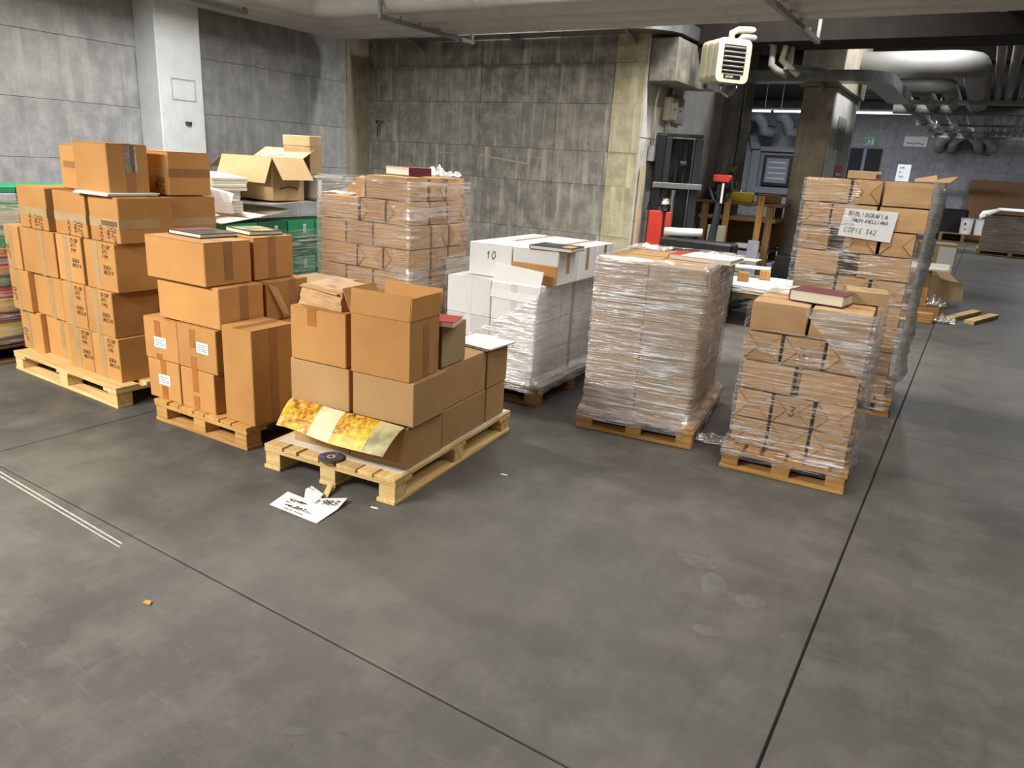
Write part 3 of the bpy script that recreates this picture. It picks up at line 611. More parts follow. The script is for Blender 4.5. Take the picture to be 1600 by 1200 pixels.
rbox(.195, .21, .06, -.16, -.101, .22).build('front_frame', 'cream_e', h); MB().box(-.13, .13, -.1615, -.1602, .1, .37).build('louvre_opening', 'black', h)
for k in range(6):
    z = .115 + .045 * k; MB().slab([(-.13, -.162, z), (.13, -.162, z), (.13, -.182, z + .010), (-.13, -.182, z + .010)], .003).build('louvre', 'bank', h)
bd = MB().box(-.10, .10, -.163, -.1602, .045, .085).build('badge', 'black', h); write(bd, ['JUCKER'], (-.085, -.1632, .055), (1, 0, 0), (0, 0, 1), .02, 'paper', rnd=0, name='badge_lettering', adv=5)
for P, nm in (([(-2.6, 8.25, 2.9), (-2.6, 8.26, 2.99), (-2.55, 8.29, 3.02), (-2.28, 8.45, 3.03), (-2.14, 8.54, 2.98), (-2.1, 8.56, 2.9), (-2.12, 8.55, 2.76), (-2.05, 8.6, 2.7), (-1.95, 8.66, 2.63)], 'upper'), ([(-2.53, 8.28, 2.9), (-2.5, 8.3, 2.95), (-2.27, 8.45, 2.95), (-2.21, 8.49, 2.89), (-2.21, 8.49, 2.71), (-2.16, 8.52, 2.66), (-2.05, 8.58, 2.61)], 'lower')):
    thing(MB().tube(P, .036, 12), 'heater_pipe', f'lagged pale pipe feeding the cream heater, {nm} of the two bends', 'pipe', 'cream_e' if nm == 'upper' else 'pipe', 'pale pipes at the heater', True)
thing(MB().tube([(-2.63, 8.2, 2.48), (-2.62, 8.22, 2.42), (-2.57, 8.27, 2.38), (-2.52, 8.3, 2.42), (-2.51, 8.31, 2.48)], .028, 10), 'heater_trap', 'small bright valve and bend under the cream heater', 'pipe', 'galv', None, True)
# conduits and boxes on the pale side wall
U = -3.29
thing(MB().tube([(U, 8.24, 3.0), (U, 8.25, 2.83), (U, 8.39, 2.68), (U, 8.38, 2.6), (U, 8.14, 2.44), (U, 8.08, 2.28), (U, 8.11, 1.84)], .014, 8), 'conduit', 'pale bent conduit down the wall corner', 'conduit', 'cream_e', 'conduits on the side wall', True)
thing(MB().tube([(U, 8.54, 2.1), (U, 8.55, 1.84)], .017, 8), 'conduit', 'short straight conduit above the ochre panel', 'conduit', 'cream_e', 'conduits on the side wall', True)
thing(MB().tube([(U + .01, 8.52, 2.40), (U + .01, 8.52, 2.47), (U + .01, 8.6, 2.52), (U + .01, 8.75, 2.55), (U + .03, 8.8, 2.66)], .03, 10), 'conduit', 'shiny bent metal conduit above the cream wall box', 'conduit', 'galv', 'conduits on the side wall', True)
def wallbox(name, label, v0, v1, z0, z1, mat, d=.09):
    o = root(name, label, 'electrical box', RF.pt(-3.32, 0, 0), RF.a); MB().box(.004, d, v0, v1, z0, z1, .006).build('housing', mat, o); MB().box(d + .0003, d + .008, v0 + .01, v1 - .01, z0 + .01, z1 - .01, .003).build('cover', mat, o)
    MB().tube([(d + .008, (v0 + v1) / 2, (z0 + z1) / 2), (d + .014, (v0 + v1) / 2, (z0 + z1) / 2)], .012, 8).build('knob', 'black', o); return o
wallbox('junction_box', 'cream box below the shiny bent conduit', 8.38, 8.6, 2.12, 2.37, 'cream_e'); wallbox('junction_box', 'small cream box at the kink of the pale conduit', 8.32, 8.42, 2.6, 2.72, 'cream_e', .05)
wallbox('switch_box', 'small grey switch box at the foot of the bent conduit', 8.05, 8.2, 1.66, 1.83, 'galv'); wallbox('control_panel', 'ochre yellow control panel beside the stacker mast', 8.25, 8.5, 1.46, 1.83, 'ochre', .12)
wallbox('meter_box', 'pale grey plate beside the cream wall box', 8.66, 8.95, 2.1, 2.4, 'wallg', .04)
o = thing(MB().box(-3.12, -3.0, 10.52, 10.598, 1.5, 1.68, .006), 'socket_box', 'olive socket box on the dark pillar', 'electrical box', 'olive'); MB().tube([(-3.06, 10.56, 1.68), (-3.05, 10.57, 2.0), (-3.06, 10.57, 2.9)], .008, 6).build('cable', 'black', o); MB().box(-3.10, -3.02, 10.515, 10.52, 1.54, 1.6).build('socket', 'black', o)
# far wall fittings
def farbox(name, label, u0, u1, z0, z1, mat, cat, d=.1): return thing(MB().box(u0, u1, 27.98 - d, 27.98, z0, z1, .01), name, label, cat, mat)
pn = farbox('distribution_board', 'grey distribution board with a glazed door on the far wall', -6.98, -6.0, 1.27, 2.32, 'steel', 'electrical box', .2)
MB().box(-6.88, -6.1, 27.76, 27.779, 1.37, 2.22, .01).build('glazed_door', 'conduitgrey', pn)
for k in range(4): MB().box(-6.8, -6.18, 27.752, 27.759, 1.5 + .18 * k, 1.56 + .18 * k).build('breaker_row', 'lav', pn)
dk = thing(MB().box(-7.45, -7.15, 27.82, 27.975, .6, 2.5, .01), 'wall_trunking', 'blue grey trunking with branches around the distribution board', 'conduit', 'conduitgrey')
MB().slab([(-7.6, 27.82, 2.95), (-7.3, 27.82, 2.95), (-7.15, 27.82, 2.5), (-7.45, 27.82, 2.5)], -.15).build('riser', 'conduitgrey', dk); MB().box(-7.149, -5.4, 27.84, 27.975, 2.44, 2.54).build('branch', 'conduitgrey', dk); MB().box(-7.149, -5.4, 27.84, 27.975, 1.0, 1.22).build('branch', 'conduitgrey', dk)
thing(MB().tube([(-9.2, 27.0, 3.3), (-8, 27.0, 3.28), (-7.4, 27.0, 3.26)], .28, 14), 'duct', 'dark duct stub above the blue grey trunking', 'duct', 'conduitgrey', None, True)
for k, u in enumerate((-7.05, -6.2)): thing(MB().tube([(u - .25, 26.6, 3.55), (u, 26.6, 3.5), (u + .12, 26.75, 3.3), (u + .1, 26.9, 3.1), (u + .4, 27.1, 3.05)], .19, 12), 'duct', f"curved grey duct bend above the distribution board, {['closer to the dark pillar','closer to the concrete column'][k]}", 'duct', 'conduitgrey', 'curved duct bends', True)
for k, (u, du) in enumerate(((-1.55, .22), (-1.2, .22), (-.55, -.25), (-.2, -.25))): thing(MB().tube([(u + du, 26.7, 3.2), (u + du * .8, 27.1, 3.12), (u, 27.5, 2.95), (u - du * .2, 27.9, 2.75)], .14, 12), 'duct', f"pale pipe end bending into the far wall, {['first','second','third','fourth'][k]} from the exit sign", 'pipe', 'bank', 'pipe ends at the far wall', True)
sg = farbox('exit_sign', 'green emergency exit sign above the dark doorway', -3.84, -3.5, 2.76, 3.02, 'paper', 'sign', .03); MB().box(-3.83, -3.51, 27.945, 27.949, 2.78, 3.0).build('sign_face', 'signg', sg)
m = MB(); yv = 27.943
for q in ([(-3.70, 2.96), (-3.67, 2.96), (-3.67, 2.93), (-3.70, 2.93)], [(-3.72, 2.92), (-3.66, 2.92), (-3.67, 2.87), (-3.71, 2.87)], [(-3.71, 2.87), (-3.69, 2.87), (-3.73, 2.80), (-3.76, 2.80)], [(-3.69, 2.87), (-3.67, 2.87), (-3.63, 2.82), (-3.65, 2.80)], [(-3.66, 2.92), (-3.61, 2.89), (-3.62, 2.88), (-3.67, 2.90)], [(-3.60, 2.97), (-3.54, 2.97), (-3.54, 2.80), (-3.60, 2.80)]): m.quad([(x, yv, z) for x, z in q])
m.build('running_figure', 'paper', sg, fix=False)
nt = farbox('wall_notice', 'white landscape notice sheet on the far wall', -2.64, -1.95, 2.78, 3.1, 'paper', 'notice', .02); m = MB(); ribbon(m, [Vector((-2.55 + .055 * k, 27.955, 2.88 + .02 * math.sin(k * 1.3))) for k in range(10)], Vector((0, -1, 0)), .012); m.build('print_line', 'inkb', nt, fix=False)
bb = thing(MB().box(-.5, 2.6, 27.8, 27.84, .02, 1.86, .005), 'brown_board', 'large brown board leaning on the far wall', 'board', 'brownb'); bb.rotation_euler = (0, 0, RF.a)
for k, u in enumerate((-5.7, -4.3, -2.5)):
    o = root('fluorescent_lamp', f"lit fluorescent tube fixture in the far row, {['first','second','third'][k]} from the dark pillar", 'lamp', RF.pt(u, 20, 3.14), RF.a, 'fluorescent row at the far end'); MB().box(-.69, .69, -.06, .06, .045, .09, .004).build('housing', 'paper', o)
    MB().tube([(-.66, 0, .02), (.66, 0, .02)], .022, 8).build('tube', 'tube', o)
    for s in (-.5, .5): MB().tube([(s, 0, .09), (s, 0, 1.0)], .006, 6).build('suspension', 'galv', o)
nb = thing(MB().slab([(-1.872, 10.62, 2.0), (-1.872, 11.35, 2.0), (-1.872, 11.35, 1.5), (-1.872, 10.62, 1.5)], .004), 'notice_sheet', 'tall white notice sheet taped to the far concrete column', 'notice', 'paper')
sr = thing(MB().box(-1.875, -1.865, 11.4, 12.0, 1.62, 1.78), 'warning_sign', 'small orange warning sign on the far column beside the white notice', 'sign', 'redc'); MB().box(-1.8648, -1.864, 11.5, 11.9, 1.64, 1.68).build('sign_mark', 'paper', sr)

# ------------------------------------------------------------------ stack A: hand-marked cartons
A = Frame(-3.429, 4.762, -31.9)
pallet(A, 1.25, 0.82, 'u', 'u', 'pale wooden pallet under the hand-marked brown cartons', 'pine', 5)
G_A = 'hand-marked brown cartons'
ORD = ['first', 'second', 'third', 'fourth']
W4 = [0.125, 0.405, 0.685, 0.975, 1.24]
def tp(pos, m='tape2', wd=.05): return ('F', 'v', pos, wd, 0, 1, m)
ROWS = [
    (0, [(-.06, .215), (.225, .555), (.60, .875), (.885, 1.175)], [.10, .13, .08, .08]),
    (1, [(-.085, .165), (.17, .545), (.585, .86), (.865, 1.155)], [.08, .11, .08, .08]),
    (2, [(-.085, .112), (.117, .53), (.545, .835), (.87, 1.205)], [.08, .09, .10, .10]),
    (3, [(.12, .475), (.55, .91), (.935, 1.24)], [.10, .11, .12])]
RN = ['bottom layer', 'second layer', 'third layer', 'fourth layer']
CW = ['25 COP', 'ATTI', '1991', '', 'SENZA', 'ADESIVI']
for k, cols, vfs in ROWS:
    for c, ((a, b), vf) in enumerate(zip(cols, vfs)):
        wr, tps = [], []
        if k == 3:
            tps = [('F', 'h', .42, .055, 0, 1, 'tape2'), ('R', 'h', .42, .055, 0, .75, 'tape2')]; wr = [('F', .80 if c else .75, .36, .024, ['25 COP', 'ATTI', '1989', '', 'SENZA'], True, 'ink')]
            if c == 2: tps += [('F', 'h', .42, .03, .4, .95, 'tape')]
        else:
            tps = [tp(.38 if c != 1 else .5)]
            if c == 1 and k in (1, 2): tps = [tp(.62)]
            if c >= 2: wr = [('F', .60, .88, .021, (['30 COP', 'ATTI', '1993'] if (k, c) == (1, 3) else CW[:3]) + ['', 'SENZA', 'ADESIVI'], False, 'ink')]
            elif c == 0: wr = [('F', .18, .55, .022, ['25 COP', 'ATTI', '1990'], True, 'ink')]
            if (k, c) == (0, 1): tps = [tp(.62)]
        where = {0: 'at the coloured-stack end', len(cols) - 1: 'at the corner facing the two-book pallet'}.get(c, f'{ORD[c]} from the coloured stack')
        carton(A, a, b, vf, vf + (.33 if k < 3 else .34), W4[k], W4[k + 1] - .001, f'hand-marked brown carton in the {RN[k]}, {where}', G_A, 'card', tapes=tps, writes=wr, rot=(RND.uniform(-2.5, 2.5) if c in (1,) and k != 3 else None))
for k in range(4):
    carton(A, .86, 1.19, .425 if k < 3 else .475, .77 if k < 3 else .80, W4[k], W4[k + 1] - .001, f'brown carton behind the corner carton in the {RN[k]} of the hand-marked stack', G_A, 'card', tapes=[('R', 'h', .42, .05, 0, 1, 'tape2')] if k == 3 else [])
    if k: carton(A, .1, .5, .46, .78, W4[k], W4[k + 1] - .001, f'brown carton at the back of the hand-marked stack in the {RN[k]}, coloured-stack side', G_A, 'card')
    carton(A, .51, .85, .46, .78, W4[k], W4[k + 1] - .001, f'brown carton at the back of the hand-marked stack in the {RN[k]}, middle', G_A, 'card')
carton(A, .41, .78, .25, .62, 1.24, 1.51, 'plain brown carton on top of the hand-marked stack behind the silver-taped one', G_A, 'card', tapes=[('F', 'h', .55, .04, .1, .5, 'tape')], seam='u', tapemat=None)
M['silver'] = plain('torn_silver_tape', 'cfc9c2', 0.3, var=0.35, nscale=60)
carton(A, .80, 1.155, .135, .385, 1.245, 1.535, 'brown carton with torn silver tape on top of the hand-marked stack', G_A, 'card', rot=0, tapes=[('R', 'v', .55, .06, 0, 1, 'tape'), ('R', 'v', .58, .07, .45, .96, 'silver')], seam='u', tapemat='tape')
carton(A, .82, 1.185, .49, .78, 1.245, 1.505, 'brown carton with a mid-height tape band topmost on the stack beside the column', G_A, 'card', rot=0, tapes=[('R', 'h', .52, .05, 0, 1, 'tape'), ('F', 'h', .52, .05, 0, 1, 'tape2')], writes=[('F', .8, .4, .024, ['25 COP', 'ATTI', '1989'], True, 'ink')], seam='v', tapemat=None)
r = root('foam_board', 'white board lying on the fourth layer and sticking out at the corner', 'board', A.pt(1.03, .265, 1.243), A.a + rad(3)); MB().box(-.17, .16, -.18, .14, 0, .008, .001).build('lower_sheet', 'cream', r); MB().box(-.16, .165, -.175, .15, .0085, .016, .001).build('upper_sheet', 'paper', r)

# ------------------------------------------------------------------ stack B: small pallet with two books on top
B = Frame(-2.048, 3.959, -29.4)
pallet(B.rel(-.03, 0), .78, .95, 'v', 'u', 'orange wooden pallet under the two-book carton stack', 'pine2', 7)
G_B = 'cartons on the two-book pallet'
def lbl(x, y): return [('F', x, y, .10, .062, 'paper')]
carton(B, -.105, .17, .03, .33, .13, .362, 'small carton with a white address label in the bottom corner of the two-book stack', G_B, 'card', tapes=[('F', 'v', .5, .05, 0, .35, 'tape3'), ('F', 'v', .5, .05, .62, 1, 'tape3')], labels=lbl(.33, .38), rot=1)
carton(B, .185, .475, .03, .33, .13, .362, 'small unlabelled carton with ragged orange tape in the bottom row', G_B, 'card', tapes=[('F', 'v', .45, .05, 0, .35, 'tape3'), ('F', 'v', .45, .05, .45, 1, 'tape3')], rot=-1)
carton(B, -.115, .17, .03, .33, .365, .607, 'small labelled carton at the outer corner, upper of two', G_B, 'card', tapes=[('F', 'v', .42, .05, .55, .95, 'tape3'), ('F', 'v', .42, .05, 0, .15, 'tape3')], labels=lbl(.3, .3), rot=2, seam='u', tapemat='tape2')
carton(B, .18, .51, .03, .33, .365, .613, 'small labelled carton with worn orange tape beside the tall carton', G_B, 'card', tapes=[('F', 'v', .4, .05, .5, .92, 'tape3'), ('F', 'v', .4, .05, 0, .3, 'tape3')], labels=lbl(.5, .42), rot=-1, seam='u', tapemat=None)
carton(B, .54, .77, .04, .335, .13, .655, 'tall upright carton at the corner of the two-book stack', G_B, 'card', tapes=[('R', 'v', .5, .055, 0, 1, 'tape')], rot=0, seam='v')
for a, b, nm in ((-.1, .2, 'outer'), (.21, .53, 'middle'), (.545, .77, 'inner')): carton(B, a, b, .345, .66, .13, .615, f'carton behind the small labelled cartons of the two-book stack, {nm} one', G_B, 'card')
carton(B, .02, .53, .045, .345, .618, .842, 'wide plain carton in the middle of the two-book stack', G_B, 'card', tapes=[('R', 'v', .55, .055, 0, 1, 'tape')], rot=0)
o = carton(B, .18, .53, .365, .68, .618, .842, 'carton with a torn hanging flap behind the wide plain carton', G_B, 'card', tapes=[('R', 'v', .62, .05, 0, 1, 'tape')], rot=0)
MB().slab([(.178, -.15, .215), (.178, -.08, .19), (.205, -.02, .03), (.198, -.055, .025)], .003).build('torn_flap', 'card2', o)
carton(B, -.015, .475, .015, .318, .845, 1.075, 'wide carton on top of the two-book stack under the red and grey book', G_B, 'card', tapes=[('R', 'v', .5, .055, .1, 1, 'tape')], rot=0, seam='u')
carton(B, .09, .468, .342, .632, .845, 1.083, 'carton on top of the two-book stack under the green-covered book', G_B, 'card', tapes=[('R', 'v', .45, .055, 0, 1, 'tape')], rot=0, seam='u')
o = carton(B, .25, .62, .70, 1.02, .13, .80, 'half open tan carton at the back of the two-book stack', G_B, 'card3')
MB().slab([(-.183, -.158, .672), (.183, -.158, .672), (.20, -.24, .66), (-.19, -.24, .66)], .003).build('flap', 'card2', o); MB().slab([(.183, -.15, .672), (.183, .15, .672), (.25, .15, .685), (.25, -.15, .685)], .003).build('flap', 'card3', o)
book(B, .175, .25, 1.0765, .30, .24, .022, -4, 'softcover book with a dark red and grey cover on the wide top carton', 'bookdk', art=('maroon', [(0, .32, .05, .95)]))
book(B, .27, .52, 1.0845, .28, .21, .024, -12, 'thin book with a dark green spine on the rear top carton', 'bookgr', spinemat=None, art=('postgrey', [(.15, .6, .1, .9), (.66, .95, .2, .8)]))

# ------------------------------------------------------------------ stack C: pallet with the yellow posters
Cc = Frame(-1.236, 3.403, -25.3)
pallet(Cc, .80, 1.20, 'v', 'v', 'pale wooden pallet under the carton stack with yellow posters', 'pine', 7)
o = MB().box(.03, .79, .07, 1.18, .131, .134).build('card_sheet', 'greyboard', None, 'pale cardboard sheet lying on the pallet under the poster cartons'); o['category'] = 'cardboard'; o.location = Cc.o; o.rotation_euler = (0, 0, Cc.a)
G_C = 'cartons on the poster pallet'
def opencarton(fr, u0, u1, v0, v1, w0, w1, label, group, mat, flaps, rot=0, fill=None, th=.004, tapes=()):
    """flaps: dict side -> (length, tilt degrees out from vertical)"""
    hx, hy, h = (u1 - u0) / 2, (v1 - v0) / 2, w1 - w0; r = root('open_carton', label, 'carton', fr.pt((u0 + u1) / 2, (v0 + v1) / 2, w0), fr.a + rad(rot), group)
    m = MB().box(-hx, hx, -hy, -hy + th, 0, h).box(-hx, hx, hy - th, hy, 0, h).box(-hx, -hx + th, -hy + th, hy - th, 0, h).box(hx - th, hx, -hy + th, hy - th, 0, h).box(-hx + th, hx - th, -hy + th, hy - th, 0, th); m.build('body', mat, r)
    for sd, (L, tl) in flaps.items():
        t = rad(tl); dz, do = L * math.cos(t), L * math.sin(t)
        q = {'F': [(-hx, -hy, h), (hx, -hy, h), (hx, -hy - do, h + dz), (-hx, -hy - do, h + dz)], 'B': [(hx, hy, h), (-hx, hy, h), (-hx, hy + do, h + dz), (hx, hy + do, h + dz)],
             'R': [(hx, -hy, h), (hx, hy, h), (hx + do, hy, h + dz), (hx + do, -hy, h + dz)], 'L': [(-hx, hy, h), (-hx, -hy, h), (-hx - do, -hy, h + dz), (-hx - do, hy, h + dz)]}[sd]
        MB().slab(q, th).build('flap', mat, r)
    if fill: MB().box(-hx + th * 1.5, hx - th * 1.5, -hy + th * 1.5, hy - th * 1.5, th * 1.2, fill, .004).build('contents', 'cream', r)
    for face, d, pos, wd, a, b, mm in tapes:
        fm = fmap(face, hx, hy, h); fpatch(MB(), fm, fm[3] * pos - wd / 2, fm[3] * pos + wd / 2, fm[4] * a, fm[4] * b).build('tape', mm, r)
    return r
cz = .1345
for a, b, nm in ((.095, .442, 'outer'), (.448, .785, 'corner')):
    o = opencarton(Cc, a, b, .12, .425, cz, .345, f'opened brown carton in the bottom row behind the yellow posters, {nm} one', G_C, 'card2', {}, fill=.18)
carton(Cc, .067, .437, .13, .435, .348, .568, 'plain tan carton in the second row above the outer end of the posters', G_C, 'card2', rot=0)
carton(Cc, .455, .81, .13, .425, .348, .565, 'plain tan carton in the second row below the open carton', G_C, 'card2', rot=0)
carton(Cc, .085, .428, .12, .43, .571, .838, 'brown carton with a short tape tab carrying the crumpled paper package', G_C, 'card', rot=0, tapes=[('F', 'v', .4, .055, .68, 1, 'tape3')], seam='u', tapemat='tape3')
o = opencarton(Cc, .455, .785, .125, .375, .568, .853, 'open brown carton with raised flaps at the top of the poster pallet', G_C, 'card', {'F': (.115, -4), 'R': (.108, 3), 'B': (.12, 12), 'L': (.115, 24)}, tapes=[('R', 'v', .55, .055, 0, .9, 'tape')])
carton(Cc, .36, .782, .435, .905, cz, .338, 'long tan carton in the bottom row on the side of the poster pallet', G_C, 'card2', rot=0)
carton(Cc, .36, .785, .91, 1.135, cz, .338, 'tan carton at the rear end of the bottom row on the poster pallet', G_C, 'card2', rot=0)
carton(Cc, .38, .782, .43, .89, .341, .565, 'long tan carton in the second row on the side of the poster pallet', G_C, 'card2', rot=0, seam='v')
carton(Cc, .38, .79, .90, 1.14, .341, .568, 'tan carton under the papers at the rear of the poster pallet', G_C, 'card2', rot=0)
carton(Cc, .40, .782, .415, .65, .569, .782, 'small tan carton standing behind the open carton', G_C, 'card3', rot=0, seam='v', tapemat='tape2')
carton(Cc, .03, .34, .46, .95, cz, .55, 'tan carton at the back of the poster pallet on the side of the two-book stack', G_C, 'card2')
for k in range(5):
    a = RND.uniform(-.012, .012); sheet(Cc, [(.53 + a, .92, .5695 + .002 * k), (.80 + a, .86 + a, .5695 + .002 * k), (.84, 1.12 + a, .5695 + .002 * k), (.56, 1.17, .5695 + .002 * k)], f'printed sheet in the paper pile on the rear carton, {["lowest","second from below","middle one","second from above","topmost"][k]}', 'cream' if k < 4 else 'paper', group='papers on the rear carton')
# crumpled kraft package
def crush(fr, u, v, z, sx, sy, sz, label, mat, rz=0, seed=3, name='crumpled_package'):
    bm = bmesh.new(); bmesh.ops.create_cube(bm, size=1.0); bmesh.ops.subdivide_edges(bm, edges=bm.edges[:], cuts=6, use_grid_fill=True)
    for q in bm.verts:
        c = q.co; n = mn.noise(Vector((c.x * 3 + seed, c.y * 3, c.z * 3))); n2 = mn.noise(Vector((c.x * 7, c.y * 7 + seed, c.z * 5)))
        s = 1 - .12 * (c.z + .5); q.co = Vector((c.x * sx * s * (1 + .10 * n), c.y * sy * s * (1 + .10 * n2), max(0, (c.z + .5) * sz * (1 + .18 * n + .10 * n2) - .0)))
        if c.z < -.49: q.co.z = 0
    me = bpy.data.meshes.new(name); bm.to_mesh(me); bm.free(); me.materials.append(M[mat]); o = link(name, me); o['label'] = label; o['category'] = 'parcel'
    o.location = fr.pt(u, v, z); o.rotation_euler = (0, 0, fr.a + rad(rz)); return o
o = crush(Cc, .25, .27, .8385, .30, .22, .095, 'crumpled kraft paper package with blue writing on the brown carton', 'kraft', -6)
MB().slab([(-.15, -.1, .085), (.12, -.118, .078), (.15, .06, .112), (-.10, .10, .118)], .002).build('paper_flap', 'kraft', o); MB().slab([(-.15, -.1, .07), (-.11, .08, .10), (-.19, .06, .06), (-.20, -.05, .04)], .002).build('paper_ear', 'kraft', o)
write(o, ['COJ'], (-.06, .015, .1165), (1, 0, .0), (0, 1, .2), .03, 'inkblue', off=.004); write(o, ['COPIE'], (.0, -.06, .1), (1, 0, 0), (0, 1, .2), .016, 'inkblue', off=.004)
book(Cc, .72, .46, .7835, .22, .16, .03, 14, 'red book lying behind the open carton on the poster pallet', 'red', spine='L')
# posters
rows = []
for j in range(5):
    t = j / 4; rows.append([(.085 + .69 * i / 10 + .03 * t * (1 - i / 10) - .02 * t * i / 10, .115 - .145 * t + .004 * math.sin(i * 1.1), .350 - .105 * t ** 1.5 + .010 * math.sin(1.2 + i * .55) * t - .0 + .01 * (1 - i / 10)) for i in range(11)])
def cut(a, b): return [rw[a:b + 1] for rw in rows]
po = bent(Cc, rows, 'yellow and orange printed poster sheets draped out over the opened bottom cartons', 'poster', 'poster', 'poster_sheet', .0015)
def overlay(a, b, mat, nm, dz=.0022):
    mb = MB(); sub = cut(a, b); ny, nx = len(sub), len(sub[0])
    for rw in sub:
        for p in rw: q = Cc.pt(*p); mb.v.append((q.x, q.y, q.z + dz))
    for j in range(ny - 1):
        for i in range(nx - 1): k = j * nx + i; mb.f.append((k, k + 1, k + nx + 1, k + nx))
    return mb.build(nm, mat, po, fix=False)
overlay(3, 5, 'postcream', 'cream_panel'); overlay(8, 10, 'postgrey', 'grey_panel')
d = root('disc_spindle', 'round dark disc with purple print at the pallet front edge', 'disc', Cc.pt(.40, .035, .1305), Cc.a); MB().tube([(0, 0, 0), (0, 0, .012)], .062, 28).build('disc', 'disc', d)
m = MB(); ring = [(math.cos(2 * math.pi * k / 20), math.sin(2 * math.pi * k / 20)) for k in range(20)]
for k in range(20): a, b = ring[k], ring[(k + 1) % 20]; m.quad([(a[0] * .014, a[1] * .014, .0128), (b[0] * .014, b[1] * .014, .0128), (b[0] * .02, b[1] * .02, .0128), (a[0] * .02, a[1] * .02, .0128)])
m.build('hub_ring', 'paper', d, fix=False); MB().box(-.05, -.018, -.04, -.012, .0122, .0127).build('purple_print', 'purple', d); MB().box(-.012, .015, .03, .055, .0122, .0127).build('purple_print', 'purple', d)
# torn sheet on the floor
W0 = Frame(0, 0, 0)
P = [(-1.076, 2.997, .002), (-1.035, 3.135, .004), (-.935, 3.06, .012), (-.945, 3.12, .03), (-.925, 3.15, .035), (-.855, 3.10, .02), (-.86, 3.07, .012), (-.735, 3.07, .022), (-.76, 2.98, .008), (-.82, 2.848, .002)]
mb = MB(); cx = (-.90, 2.99, .004); mb.v = [cx] + P; n = len(P)
for k in range(n): mb.f.append((0, 1 + k, 1 + (k + 1) % n))
mb.v += [(x, y, z + .0006) for x, y, z in mb.v[:n + 1]]
for k in range(n): mb.f.append((n + 1, n + 2 + (k + 1) % n, n + 2 + k)); mb.f.append((1 + k, 1 + (k + 1) % n, n + 2 + (k + 1) % n, n + 2 + k))
sh = mb.build('torn_sheet', 'paper', None, 'torn white handwritten sheet lying on the floor before the poster pallet'); sh['category'] = 'paper'
e1, e2 = Vector((.87, -.28, .05)), Vector((.5, .85, .0))
write(sh, ['1983'], (-.875, 3.015, .0095), (.92, -.15, .045), (.3, .9, .08), .036, 'ink', wd=.0026, off=.004); write(sh, ['EJ'], (-.935, 3.125, .034), (.9, -.2, -.2), (.3, .9, -.1), .02, 'inkb', off=.003)
write(sh, ['~L~~A~~', '~', '  ~~1.3~~ ~'], (-1.0, 3.035, .006), (.9, -.38, .0), (.38, .9, 0), .018, 'ink', off=.007, wd=.0030); write(sh, ['~ ~~~ ~~ ~~', '~~ ~ ~~~~', ' ~~~~ ~~~'], (-.99, 2.975, .0045), (.9, -.5, .0), (.5, .9, 0), .018, 'inkb', off=.006, wd=.0018)
ch = MB().slab([(-.865, 3.10, .001), (-.835, 3.10, .001), (-.83, 3.2, .03), (-.855, 3.2, .03)], .006).build('wood_chip', 'pine', None, 'splintered wood chip between the torn sheet and the pallet'); uvwood(ch, 1); ch['category'] = 'wood scrap'
ch = MB().slab([(-1.255, 2.20, .001), (-1.225, 2.19, .001), (-1.228, 2.21, .004), (-1.25, 2.215, .004)], .004).build('wood_chip', 'pine2', None, 'tiny loose wood chip on the bare floor'); ch['category'] = 'wood scrap'
for k, (x, y, nm) in enumerate(((-.03, 3.49, 'beside the poster pallet'), (-.62, 3.03, 'near the torn sheet'))):
    o = MB().slab([(x, y, .001), (x + .035, y - .012, .001), (x + .038, y, .001), (x + .003, y + .012, .001)], .0008).build('paper_scrap', 'cream', None, f'tiny pale paper scrap on the floor {nm}'); o['category'] = 'paper'

# ------------------------------------------------------------------ stack D: white cartons
D = Frame(0.164, 4.621, -29)
pallet(D.rel(-.76, -.02), .78, 1.12, 'v', 'u', 'wooden pallet under the white cartons', 'oldwood', 6)
G_D = 'white cartons'
WD = [.131, .345, .552, .803]
for k in range(3):
    for c, (a, b) in enumerate(((-.745, -.392), (-.388, -.038))):
        for j in range(3):
            if j and c == 0 and k < 2: continue
            carton(D, a, b, .0 + .365 * j, .36 + .365 * j, WD[k], WD[k + 1] - .001, f"white carton, {['bottom','second','third'][k]} layer, {['front','middle','rear'][j]} of the {['row beside the poster pallet','row beside the red-spined book pallet'][c]}", G_D, 'white', tapes=[('F', 'v', .5, .05, .0, 1, 'white')] if j == 0 else [('R', 'v', .5, .05, 0, 1, 'tape2')] if c else (), rot=0, seam='u' if (k == 2 and j == 0) else None, tapemat='white')
for c, (a, b) in enumerate(((-.66, -.322), (-.315, .028))):
    for j in range(3):
        carton(D, a, b, .13 + .31 * j, .435 + .31 * j, .805, 1.028, f"white carton on the top layer, {['front','middle','rear'][j]} of the {['row marked with a 10','row under the dark book'][c]}", G_D, 'white', rot=0, seam='v', tapemat='tape2' if j else 'white', tapes=[('R', 'v', .5, .05, .3, 1, 'tape2')] if c else (), writes=[('F', .42, .55, .05, ['10'], False, 'inkb')] if (c, j) == (0, 0) else ())
o = MB().box(-.312, .026, .115, .127, .806, .932, .001).build('cardboard_strip', 'card', None, 'brown cardboard strip standing against the white top carton'); o['category'] = 'cardboard'; o.location = D.o; o.rotation_euler = (0, 0, D.a)
o = MB().slab([(-.39, -.004, .70), (-.035, -.004, .69), (-.02, .03, .90), (-.385, .03, .925)], .004).build('white_card', 'white', None, 'white card sheet leaning on the third-layer white carton'); o['category'] = 'cardboard'; o.location = D.o; o.rotation_euler = (0, 0, D.a); write(o, ['~ ~~ ~', '~~~ ~'], (-.33, .022, .87), (1, .0, -.04), (0, .15, 1), .03, 'lav', off=.003)
